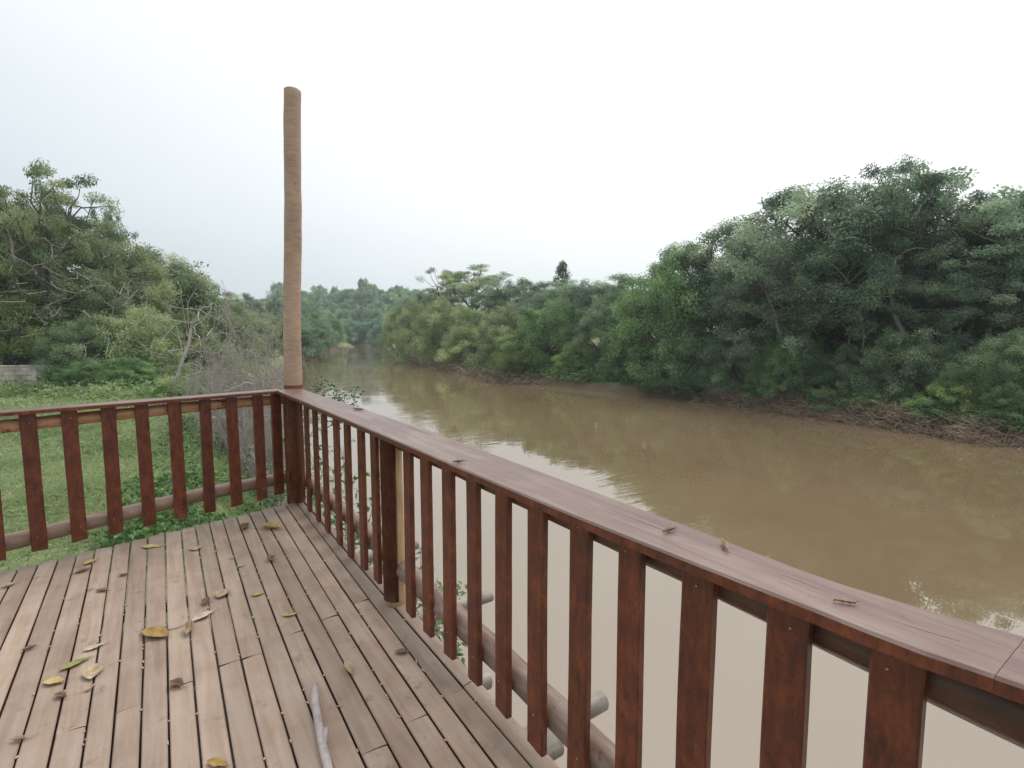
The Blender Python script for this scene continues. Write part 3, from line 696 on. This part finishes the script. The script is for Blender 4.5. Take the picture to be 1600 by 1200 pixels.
# pale visible trunks on the right bank
def trunk_thing(pxs, d, r0, label, name='slender_tree', mat=M_stem, twigs=6, seed=0):
    d = d*float(np.interp(pxs[0][0], [850, 1000, 1100, 1200, 1400, 1600], [1, .99, .96, .93, .88, .83]))
    P = [atd(x, y, d+dd) for x, y, dd in pxs]; base = P[0]; root = tag(empty(name, base), label, 'tree')
    tb = Tubes(8); n = len(P); rel = [p-base for p in P]
    # smooth
    pts = []
    for i in range(n-1):
        for t in (0, .33, .66): pts.append(rel[i].lerp(rel[i+1], t))
    pts.append(rel[-1]); tb.add([tuple(p+Vector((noise.noise(p*.9+Vector((seed, 0, 0))), noise.noise(p*.9+Vector((0, seed, 0))), 0))*.12) for p in pts], list(np.linspace(r0, r0*.4, len(pts))))
    link('bark', tb.mesh('bark', mat), root)
    rng = np.random.default_rng(seed+5); tw = Tubes(4)
    for i in range(twigs):
        q = pts[rng.integers(len(pts)//3, len(pts))]; e = np.array(q)+rng.normal(size=3)*[.9, .9, .5]+[0, 0, .6]
        tw.add(bend(rng, q, e, 4, .15), list(np.linspace(r0*.3, r0*.06, 5)))
    if twigs: link('branch', tw.mesh('branch', mat), root)
    return root
trunk_thing([(1224, 535, 0), (1215, 505, 0), (1206, 480, .3), (1196, 455, .5)], 29.5, .10, 'forked grey trunk showing pale in the dark gap under the right canopy', seed=1)
trunk_thing([(1413, 530, 0), (1402, 500, 0), (1392, 475, .2), (1390, 440, .3), (1400, 405, .5)], 28.3, .13, 'thickest pale slanting trunk in the right bank woods', seed=2)
trunk_thing([(1330, 600, 0), (1342, 565, 0), (1350, 530, .2), (1342, 485, .3), (1345, 450, .4)], 28.6, .07, 'thin speckled trunk left of the slanting one, vine wrapped', seed=3)
trunk_thing([(1352, 600, 0), (1362, 570, 0), (1372, 535, .2), (1400, 525, .3)], 28.4, .06, 'thin curved trunk rising from the brush and bending right', seed=4)
trunk_thing([(1308, 600, 0), (1322, 560, 0), (1330, 520, .2)], 28.8, .06, 'leftmost thin upright stem of the stems above the brush', seed=6)
trunk_thing([(1258, 500, 0), (1262, 470, 0), (1255, 430, .2)], 30, .06, 'curving narrow stem between the forked trunk and the stems', seed=7)
trunk_thing([(30, 420, 0), (22, 395, 0), (10, 350, .2)], 22.2, .09, 'pale bare trunk leaning left at the upper left edge', seed=8)
trunk_thing([(195, 480, 0), (199, 462, 0), (202, 440, .1)], 23, .06, 'short pale stem showing in the left woods', seed=9)
trunk_thing([(0, 400, 0), (18, 412, 0), (35, 430, .1)], 22, .05, 'thin pale branch crossing the leaning trunk at the left edge', seed=10, twigs=2)
trunk_thing([(272, 600, 0), (283, 565, 0), (292, 535, .2), (296, 505, .2), (325, 492, .4)], 17, .06, 'leaning bare grey tree between the yellow green shrubs', name='bare_tree', mat=M_twig, twigs=16, seed=11)

# bare bush at the railing corner
def bare_bush(seed, H, R, n0, depth_=5):
    rng = np.random.default_rng(seed); tb = Tubes(4)
    def grow(p, d, Ln, r, lv):
        k = 4; pts = [p]; q = np.array(p, float)
        for i in range(k):
            d = unit(d+rng.normal(size=3)*.28+np.array([0, 0, .04-.05*lv])); q = q+d*Ln/k; pts.append(tuple(q))
        tb.add(pts, list(np.linspace(r, r*.55, k+1)))
        if lv < depth_:
            for c in range(int(rng.integers(2, 5))):
                s_ = np.array(pts[int(rng.integers(1, k+1))]); grow(tuple(s_), unit(d+rng.normal(size=3)*.75), Ln*(.5+.3*rng.random()), max(.0048, r*.55), lv+1)
    for i in range(n0):
        az = rng.random()*2*PI; d = unit(np.array([math.cos(az)*.6, math.sin(az)*.6, 1.]))
        grow((math.cos(az)*R*.15, math.sin(az)*R*.15, -.1), d, H*.42, .028, 1)
    return tb.mesh('twigs', M_twig)
bbm = [bare_bush(71, 3.0, 1.5, 20), bare_bush(72, 2.8, 1.4, 17)]
for (px, d, ty, k, lb, s_) in ((385, 11.5, 466, 0, 'large tangled bare grey bush left of the corner post', 1.15), (350, 12.5, 500, 1, 'lower bare twiggy bush left of the large tangled one', .9), (432, 10.5, 520, 1, 'bare twigs spreading low behind and right of the corner post', .8), (412, 15, 475, 0, 'grey leafless bush behind the large tangled one', 1.)):
    p = atd(px, 600, d); g = g1(p.x, p.y); top = atd(px, ty, d).z
    vz = np.empty(len(bbm[k].vertices)*3, np.float32); bbm[k].vertices.foreach_get('co', vz); vz = vz.reshape(-1, 3); Hm = float(np.percentile(vz[:, 2], 99.7)); Rm = float(np.percentile(np.hypot(vz[:, 0], vz[:, 1]), 95))
    sx = s_*1.2/Rm
    r_ = tag(empty('bare_bush', (p.x, p.y, g), px), lb, 'bush', 'leafless bushes by the corner'); r_.scale = (sx, sx, (top-g)/Hm)
    link('branches', bbm[k], r_)

# leafy saplings below the railing corner, glossy leaves
def sapling(seed, H, spread, nst, ll=.10, dens=16):
    rng = np.random.default_rng(seed); tb = Tubes(5); fo = Foliage()
    for s_ in range(nst):
        az = rng.random()*2*PI; e = np.array([math.cos(az)*spread*rng.random(), math.sin(az)*spread*rng.random(), H*(.65+.35*rng.random())])
        P = bend(rng, (0, 0, -.1), e, 10, .08); tb.add(P, list(np.linspace(.010, .003, 11)))
        P = np.array(P)
        for j in range(dens):
            t = .25+.75*(j+rng.random())/dens; i0 = min(9, int(t*10)); q = P[i0]+(P[i0+1]-P[i0])*(t*10-i0)
            dr = unit(np.array([rng.normal(), rng.normal(), .25])); br = q+dr*(.05+.12*rng.random()); tb.add([tuple(q), tuple(br)], [.003, .0015])
            n = 3; C = np.repeat(br[None], n, 0)+rng.normal(size=(n, 3))*.015
            V, T_ = leaf_quads(rng, C, ll, ll*.42, np.repeat(dr[None], n, 0), .9, .25, .45+.25*rng.random()); fo.add(V, T_)
    return tb.mesh('stems', M_twig), fo.mesh('leaves', M_leafg)
SP = [sapling(81, 2.2, .5, 5), sapling(82, 1.7, .45, 5), sapling(83, 1.3, .4, 6, .085)]
for (px, py, d, ty, k, lb) in ((520, 880, 6.9, 655, 0, 'tall glossy leaved sapling seen between the far balusters'), (552, 900, 6.6, 700, 1, 'glossy leaved sapling next to the tall one by the river edge'), (585, 900, 6.3, 745, 2, 'short leafy sapling left of the middle railing post'), (495, 860, 7.8, 690, 1, 'leafy sapling close behind the railing corner'),
        (655, 950, 5.6, 850, 2, 'low green plant by the water right of the middle post'), (690, 970, 5.4, 885, 2, 'small sprig of long leaves over the water below the logs'), (415, 800, 8.5, 690, 1, 'lush green plant at the bank between the last left balusters'), (432, 790, 9.5, 715, 2, 'bright leafy plant just left of the railing corner boards')):
    p = atd(px, py, d); g = g1(p.x, p.y); g = max(g, WZ-.05); top = atd(px, ty, d).z; Hh = (2.2, 1.7, 1.3)[k]
    r_ = tag(empty('sapling', (p.x, p.y, g), px), lb, 'plant', 'leafy saplings on the bank'); sz = max(.3, (top-g)/Hh); r_.scale = (min(1.3, max(.7, sz)),)*2+(sz,)
    link('stem', SP[k][0], r_); link('leaves', SP[k][1], r_)
# overhanging branch with small dark leaves over the bright water
rng = np.random.default_rng(91); tb = Tubes(5); fo = Foliage(); base = atd(470, 660, 8.2); tgt = [(548, 632), (560, 612), (520, 605), (500, 598), (535, 655), (575, 640), (586, 655), (505, 640), (545, 615), (528, 622)]
for (x, y) in tgt:
    e = atd(x, y, 8.2+rng.normal()*.3)-base; P = bend(rng, (0, 0, 0), e, 6, .08); tb.add(P, list(np.linspace(.009, .002, 7)))
    if x < 565:
        C = np.array(P[3:]+P[4:]+P[5:]); C = np.repeat(C, 7, 0)+rng.normal(size=(len(C)*7, 3))*.055
        V, T_ = leaf_quads(rng, C, .055, .028, None, .6, .1, .15); fo.add(V, T_)
P = bend(rng, (0, 0, 0), (-.5, .3, g1(base.x-.5, base.y+.3)-base.z), 5, .05); tb.add(P, [.012, .013, .014, .016, .018, .02])
r_ = tag(empty('overhanging_shrub', base), 'dark small leaved shrub branch over the bright water right of the corner post', 'shrub')
link('branches', tb.mesh('branches', M_twig), r_); link('leaves', fo.mesh('leaves', M_leafg), r_)

# undergrowth on both banks (one mass)
def strip_pts(rng, n, smin, smax, pxr, dr, side):
    out = []
    while sum(len(o) for o in out) < n:
        px = rng.uniform(pxr[0], pxr[1], 6000); d = dr[0]*(dr[1]/dr[0])**rng.random(6000)
        v = np.array(fwd)[None]+np.array(rgt)[None]*((px-800)/F)[:, None]; v[:, 2] = 0
        x = CAM.x+v[:, 0]*d; y = CAM.y+v[:, 1]*d; s_, rt = sdist(x, y); k = (s_ > smin) & (s_ < smax) & (rt == side) & ~((y < .12+.2207*x) & (x < .3) & (x > -4))
        out.append(np.stack([x[k], y[k]], 1))
    return np.vstack(out)[:n]
def undergrowth(seed, n, nl, smin, smax, pxr, dr, side, rad_, hgt, lw, label, name, mat, colr):
    rng = np.random.default_rng(seed); P = strip_pts(rng, n, smin, smax, pxr, dr, side); gz = ground(P[:, 0], P[:, 1]); fo = Foliage()
    for (x, y), z in zip(P, gz):
        k = int(nl*(.6+.8*rng.random())); q = unit(rng.normal(size=(k, 3)))*rng.random((k, 1))**.5; q[:, 2] = abs(q[:, 2]); h_ = hgt*(.4+rng.random()*.9)
        V, T_ = leaf_quads(rng, np.array([x, y, z])+q*[rad_, rad_, h_], lw, lw*.5, q, .9, .1, np.clip(.45+.2*rng.normal(), 0, 1)); fo.add(V, T_)
    o = link(name, fo.mesh(name, mat)); o.color = (*colr, 1)
    tag(o, label, 'undergrowth', kind='stuff'); return o
undergrowth(101, 1300, 120, .5, 9, (940, 1750), (15, 45), True, .6, .7, .16, 'low green undergrowth covering the near right bank', 'undergrowth', M_leafb, (.72, .95, .78))
undergrowth(102, 420, 90, .3, 7, (600, 960), (38, 120), True, .9, .9, .25, 'low olive undergrowth along the far right bank', 'undergrowth', M_leafb, (.95, .98, .85))
undergrowth(103, 500, 80, 1.2, 9, (-60, 470), (17, 90), False, .55, .45, .14, 'rough weeds along the back of the left lawn', 'undergrowth', M_leafb, (1.05, 1.05, .9))
undergrowth(104, 260, 46, .2, 2.6, (-60, 620), (5.0, 13), False, .3, .22, .085, 'broad leaved weeds on the near bank slope by the deck', 'weeds', M_leafg, (1.05, 1.1, 1.05))
# dead brown brush along the right waterline
rng = np.random.default_rng(111); tb = Tubes(3)
P = strip_pts(rng, 1500, -.3, 1.1, (1090, 1575), (16, 40), True); gz = ground(P[:, 0], P[:, 1])
for (x, y), z in zip(P, gz):
    z = max(z, WZ)
    for k in range(5):
        a = np.array([x, y, z])+rng.normal(size=3)*[.25, .25, .1]; e = a+rng.normal(size=3)*[.42, .42, .18]+[0, 0, .18]
        tb.add(bend(rng, a, e, 3, .2), [.017, .014, .010, .005])
tag(link('dead_brush', tb.mesh('dead_brush', M_deadbr)), 'tangled brown dead brush along the waterline of the right bank', 'brush', kind='stuff')
rng = np.random.default_rng(112); tb = Tubes(3)
P = np.vstack([strip_pts(rng, 160, -.3, .8, (640, 850), (40, 90), True), strip_pts(rng, 90, -.3, .8, (470, 545), (80, 150), False)]); gz = ground(P[:, 0], P[:, 1])
for (x, y), z in zip(P, gz):
    z = max(z, WZ)
    for k in range(5):
        a = np.array([x, y, z])+rng.normal(size=3)*[.5, .5, .1]; e = a+rng.normal(size=3)*[.9, .9, .35]+[0, 0, .3]; tb.add(bend(rng, a, e, 3, .2), [.04, .03, .025, .01])
tag(link('dead_brush', tb.mesh('dead_brush', M_deadbr)), 'faded brown roots and brush at the far waterline', 'brush', kind='stuff')
# fine dead twigs tangled through the left woods
rng = np.random.default_rng(113); tb = Tubes(3)
for k in range(170):
    px, py, d = rng.uniform(0, 420), rng.uniform(400, 590), rng.uniform(20, 23.5)
    if py < 300+px*.5 + 40: continue
    if px > 300: d *= .8
    a = np.array(atd(px, py, d)); e = a+rng.normal(size=3)*[.6, .6, .55]; tb.add(bend(rng, a, e, 4, .2), [.011, .010, .008, .006, .003])
tag(link('dead_twigs', tb.mesh('dead_twigs', M_twig)), 'fine grey dead twigs and vines tangled through the left woods', 'twigs', kind='stuff')

# lawn
rng = np.random.default_rng(121); VV = []; TT = []
for (n, d0, d1, h_, w_) in ((70000, 4.6, 9, .07, .011), (60000, 9, 15, .10, .02), (40000, 15, 26, .16, .04)):
    px = rng.uniform(-80, 520, n); d = np.sqrt(rng.uniform(d0*d0, d1*d1, n))
    v = np.array(fwd)[None]+np.array(rgt)[None]*((px-800)/F)[:, None]; v[:, 2] = 0
    x = CAM.x+v[:, 0]*d; y = CAM.y+v[:, 1]*d; s_, rt = sdist(x, y); dens = .5+.5*wob(x, y, 1.9)+.25*wob(x, y, 5)
    k = (s_ > .25) & (~rt) & ~((y < .04+.2207*x) & (x < .2)) & (rng.random(n) < .25+dens); x, y = x[k], y[k]; m_ = len(x)
    z = ground(x, y); B = np.stack([x, y, z-.005], 1); az = rng.random(m_)*2*PI; hh = (h_*(.4+1.0*rng.random(m_))*(.8+.4*wob(x, y, 2.2)))[:, None]
    sdv = np.stack([np.cos(az), np.sin(az), 0*az], 1)*w_/2; ln = rng.normal(size=(m_, 3))*[.6, .6, 0]
    tip = B+hh*(np.array([0, 0, .85])+ln); midp = B+hh*.5*(np.array([0, 0, 1.])+ln*.5)
    VV.append(np.stack([B-sdv, B+sdv, midp+sdv*.9, tip], 1).reshape(-1, 3)); TT.append(np.repeat(np.clip(.5+.25*wob(x, y, 1.1)+rng.normal(size=m_)*.17, 0, 1), 4))
V = np.vstack(VV); g_ = link('grass', np_mesh('grass', V, np.arange(len(V)).reshape(-1, 4), M_grass, tint=np.concatenate(TT)))
tag(g_, 'rough short green grass covering the lawn on the left', 'grass', kind='stuff')

# concrete block wall
pa, pb_ = atd(-90, 600, 20.2), atd(74, 600, 21.2); wall = tag(empty('block_wall', (pa.x, pa.y, g1(pa.x, pa.y))), 'stained grey concrete block wall at the far left of the lawn', 'wall')
dv = (pb_-pa); dv.z = 0; Lw = dv.length; azw = math.atan2(dv.y, dv.x); wall.rotation_euler = (0, 0, azw); top = atd(40, 572, 20.8).z-g1(pa.x, pa.y)
def box(bm, x0, x1, y0, y1, z0, z1):
    r = bmesh.ops.create_cube(bm, size=1); bmesh.ops.scale(bm, verts=r['verts'], vec=(x1-x0, y1-y0, z1-z0)); bmesh.ops.translate(bm, verts=r['verts'], vec=((x0+x1)/2, (y0+y1)/2, (z0+z1)/2))
bm = bmesh.new(); rw = 0; z = -.2
while z < top-.05:
    zz = min(z+.19, top-.03); x = -(.2 if rw % 2 else 0)
    while x < Lw:
        x1 = min(x+.39, Lw); box(bm, max(0, x)+.012, x1-.012, -.07+.004*math.sin(x*9+rw), .07, z+.012, zz-.012); x += .39
    z += .19; rw += 1
bm_obj('blocks', bm, M_wall, wall)
bm = bmesh.new(); box(bm, .004, Lw-.006, -.06, .06, -.2, top-.04); bm_obj('mortar', bm, M_deadbr, wall)
bm = bmesh.new(); box(bm, 0, Lw, -.085, .085, top-.028, top+.03); bm_obj('coping', bm, M_wall, wall)
for xx in (Lw-.45, Lw-3.2):
    bm = bmesh.new(); box(bm, xx, xx+.17, -.1, -.074, -.2, top-.03); bm_obj('pillar', bm, M_wall, wall)

# ------------------------------------------------------------------ leaves, twigs and the stick on the deck
def drymat(name, a, b_): return wood(name, tuple(q*.6 for q in a), a, b_, (30, 30, 30), .7, 20, 0, .001, .1)
DM = {'yellow': drymat('yellow_dry_leaf', (.46, .34, .13), (.60, .48, .22)), 'tan': drymat('tan_dry_leaf', (.42, .31, .19), (.60, .48, .33)), 'ochre': drymat('ochre_dry_leaf', (.36, .22, .07), (.50, .34, .12)),
      'green': drymat('green_yellow_leaf', (.30, .30, .10), (.46, .44, .2)), 'brown': drymat('brown_dry_leaf', (.20, .125, .08), (.32, .22, .15)), 'pale': drymat('pale_dry_leaf', (.52, .42, .32), (.68, .58, .46))}
def dry_leaf(px, py, Lpx, wr, angp, col, curl, label, zplane=0., par=None, name='dry_leaf'):
    p = onz(px, py, zplane+.004); e = onz(px+math.cos(angp)*10, py-math.sin(angp)*10, zplane+.004); d = (e-p).normalized()
    Ln = (onz(px+math.cos(angp)*Lpx/2, py-math.sin(angp)*Lpx/2, zplane)-onz(px-math.cos(angp)*Lpx/2, py+math.sin(angp)*Lpx/2, zplane)).length
    Ln = min(Ln, 1.5*Lpx/F*(p-CAM).dot(fwd)); bm = bmesh.new(); n = 12; m_ = 6; rows = []; r = random.Random(int(px*7+py))
    for i in range(n+1):
        t = i/n; wd = Ln*wr*.5*math.sin(PI*min(1, t*.98+.01))**.8*(1+.25*(t < .6)); row = []
        for j in range(m_+1):
            u = (j/m_*2-1); jag = 1+.15*noise.noise(Vector((px, t*8, u*3)))
            z = curl*Ln*.28*(u*u)*math.sin(PI*t)+curl*Ln*.22*(t-.5)**2*3+.003*noise.noise(Vector((t*5+px, u*2, py)))+abs(u)*.001
            row.append(bm.verts.new(((t-.5)*Ln, u*wd*jag*(1-.25*curl), max(.0006, z+.002))))
        rows.append(row)
    for i in range(n):
        for j in range(m_): bm.faces.new((rows[i][j], rows[i+1][j], rows[i+1][j+1], rows[i][j+1])).smooth = True
    bmesh.ops.remove_doubles(bm, verts=bm.verts[:], dist=.0002)
    bmesh.ops.solidify(bm, geom=bm.faces[:], thickness=.0005)
    root = bm_obj(name, bm, DM[col]); root.location = (p.x, p.y, zplane+.0015); root.rotation_euler = (0, 0, math.atan2(d.y, d.x))
    tag(root, label, 'leaf', 'dry leaves on the deck' if zplane < .5 else 'dry leaves on the cap rail')
    tb = Tubes(5); tb.add([(Ln*.46, 0, .003), (Ln*.58, r.uniform(-.006, .006), .005), (Ln*.74, r.uniform(-.012, .012), .004)], [.0009, .0008, .0006])
    link('stalk', tb.mesh('stalk', DM['brown']), root)
R_ = math.radians
for a in [
 (236, 854, 30, .42, 0, 'yellow', .15, 'flat oval yellow leaf near the far deck edge'),
 (141, 879, 22, .6, .4, 'yellow', .5, 'small curled pale yellow leaf touching a brown one near the left far edge'),
 (130, 893, 26, .35, .3, 'brown', .7, 'shrivelled dark brown leaf right below a yellow one'),
 (14, 916, 26, .55, .3, 'tan', .8, 'curled tan leaf at the left edge of the photo'),
 (160, 923, 20, .4, 0, 'brown', .5, 'small flat brown leaf over a gap below the brown shrivelled one'),
 (193, 899, 14, .5, 0, 'brown', .7, 'tiny brown curl in a gap below the oval yellow leaf'),
 (306, 857, 14, .7, 1.3, 'tan', .4, 'tiny pale leaf between the oval yellow leaf and the corner'),
 (241, 992, 42, .45, 2.9, 'ochre', .45, 'large ochre leaf in the middle of the deck'),
 (317, 964, 38, .42, .45, 'pale', .4, 'long pale leaf right of the large ochre leaf'),
 (295, 985, 30, .3, 1.3, 'tan', .8, 'narrow folded tan leaf between the ochre and the long pale one'),
 (348, 929, 20, .7, .8, 'tan', .6, 'crumpled light tan leaf above the long pale one'),
 (402, 929, 20, .6, .2, 'yellow', .4, 'small yellow leaf left of the middle post'),
 (452, 961, 24, .5, .1, 'yellow', .4, 'olive yellow leaf nearest the middle post'),
 (425, 825, 28, .5, -.2, 'yellow', .7, 'tan yellow curled leaf close to the railing corner'),
 (383, 825, 18, .5, 1., 'brown', .9, 'grey brown rolled leaf left of the curled one near the corner'),
 (118, 1038, 56, .3, .42, 'green', .3, 'long green yellow leaf on the left part of the deck'),
 (147, 1012, 38, .38, .35, 'pale', .3, 'pale leaf overlapping the long green yellow one'),
 (145, 1051, 30, .5, 1.3, 'tan', .4, 'tan leaf lying lengthwise below the pale one'),
 (84, 1067, 34, .5, .05, 'yellow', .5, 'ragged yellow leaf at the tip of the long green yellow one'),
 (46, 1014, 26, .4, .3, 'brown', .9, 'curled brown leaf in the leftmost clear gap'),
 (276, 1071, 22, .6, -.3, 'brown', .9, 'cupped brown leaf below the large ochre leaf'),
 (30, 1156, 28, .3, .1, 'tan', .7, 'thin rolled tan leaf in the lower left corner'),
 (340, 1194, 34, .4, -.2, 'ochre', .4, 'reddish ochre leaf at the bottom edge'),
 (628, 1020, 24, .45, .0, 'brown', .6, 'folded brown leaf just below the foot of the middle post'),
 (545, 1047, 26, .3, -1.1, 'tan', .7, 'narrow tan leaf caught in a gap right of the stick'),
 (322, 941, 16, .5, 1.2, 'brown', .8, 'small brown curl left of the crumpled light tan leaf'),
 (423, 875, 16, .5, -.9, 'brown', .9, 'small grey curl in a gap below the curled corner leaf'),
 (376, 885, 12, .5, .2, 'pale', .6, 'tiny pinkish leaf scrap left of the grey curl'),
 (95, 1089, 18, .5, -.2, 'brown', .9, 'dark brown scrap in a gap below the ragged yellow leaf'),
 (138, 1078, 14, .5, .3, 'pale', .8, 'pinkish scrap under the tan lengthwise leaf'),
]: dry_leaf(*a)
for a in [
 (1045, 829, 20, .2, .3, 'brown', .5, 'thin brown leaf on the cap rail, farther of two', ZT),
 (1320, 940, 34, .16, -.15, 'tan', .4, 'narrow tan leaf on the cap rail near the right end', ZT),
 (1132, 853, 26, .14, -1.0, 'tan', .6, 'upcurled straw coloured leaf in the middle of the cap rail', ZT),
 (716, 722, 20, .25, .1, 'brown', .5, 'small dark scrap on the cap rail above the middle post', ZT),
 (560, 640, 18, .22, -.1, 'brown', .3, 'dark scrap on the cap rail close to the corner post', ZT),
]: dry_leaf(*a)
# long thin leaf stems lying on boards
def twig(pts, r0, label):
    P = [onz(x, y, .004) for x, y in pts]; b = P[0]; tb = Tubes(6); tb.add([tuple(p-b+Vector((0, 0, r0))) for p in P], list(np.linspace(r0, r0*.7, len(P))))
    o = link('twig', tb.mesh('twig', DM['brown']), None); o.location = b; tag(o, label, 'twig')
twig([(260, 985), (276, 982), (290, 976)], .0022, 'short dark stem joining the ochre leaf and the pale leaf')
twig([(108, 899), (120, 895), (133, 889)], .0022, 'dark twig lying across a board near the far left edge')
# seeds and litter caught in the gaps
rng = np.random.default_rng(131); bmv = []; bmf = []; n = 0
for k in range(1, 18):
    for q in range(11):
        y = -rng.random()*4.0-.2; x = gx(k, y)+rng.normal()*.003; a = rng.normal()*.5+PI/2; l = .004+.012*rng.random()**2; w_ = .0018+.002*rng.random()
        z = -.001+rng.random()*.003; d = np.array([math.cos(a), math.sin(a), 0]); s_ = np.array([-d[1], d[0], 0])
        c = np.array([x, y, z]); pts = [c-d*l-s_*w_, c+d*l-s_*w_, c+d*l+s_*w_, c-d*l+s_*w_]; pts += [p+np.array([0, 0, .003]) for p in pts]
        bmv += [tuple(p) for p in pts]; bmf += [tuple(n+i for i in f) for f in ((0, 3, 2, 1), (4, 5, 6, 7), (0, 1, 5, 4), (1, 2, 6, 5), (2, 3, 7, 6), (3, 0, 4, 7))]; n += 8
tag(link('litter', np_mesh('litter', np.array(bmv), np.array(bmf), DM['pale'])), 'tiny pale seeds and crumbs caught in the deck gaps', 'litter', kind='stuff')
# bleached stick
P = [onz(492, 1072, .04), onz(492, 1095, .035), onz(498, 1130, .03), onz(503, 1160, .028), onz(512, 1195, .025), onz(520, 1235, .022), onz(532, 1290, .02)]
b = P[0]; st = tag(empty('fallen_branch', b), 'bleached forked stick lying on the deck at the bottom edge', 'stick')
pts = []
for i in range(len(P)-1):
    for t in (0, .5): pts.append(P[i].lerp(P[i+1], t)-b)
pts.append(P[-1]-b); rr_ = [.0135, .015]+[.0155+.002*noise.noise(p*20) for p in pts[2:]]
tb = Tubes(12); tb.add([tuple(p) for p in pts], rr_); tb.add([tuple(pts[0]+Vector((-.001, .005, 0))), tuple(pts[0])], [.008, .0134]); link('stick', tb.mesh('stick', M_stick), st)
tb = Tubes(10); q = onz(505, 1170, .03)-b; e = onz(510, 1138, .045)-b; tb.add([tuple(q), tuple(q.lerp(e, .5)), tuple(e), tuple(e+Vector((0, .003, .001)))], [.012, .0095, .009, .003]); link('side_shoot', tb.mesh('side_shoot', M_stick), st)

# ------------------------------------------------------------------ haze
bm = bmesh.new(); box(bm, -480, 480, -480, 480, -5.5, 55); me = bpy.data.meshes.new('haze'); bm.to_mesh(me); bm.free()
m = bpy.data.materials.new('haze'); m.use_nodes = True; N = m.node_tree.nodes; N.clear()
out = N.new('ShaderNodeOutputMaterial'); vol = N.new('ShaderNodeVolumePrincipled'); vol.inputs['Density'].default_value = .0007; vol.inputs['Color'].default_value = (.78, .88, .95, 1)
m.node_tree.links.new(vol.outputs[0], out.inputs['Volume']); me.materials.append(m)
tag(link('haze', me), kind='stuff', label='thin pale haze in the air over the river', cat='haze')
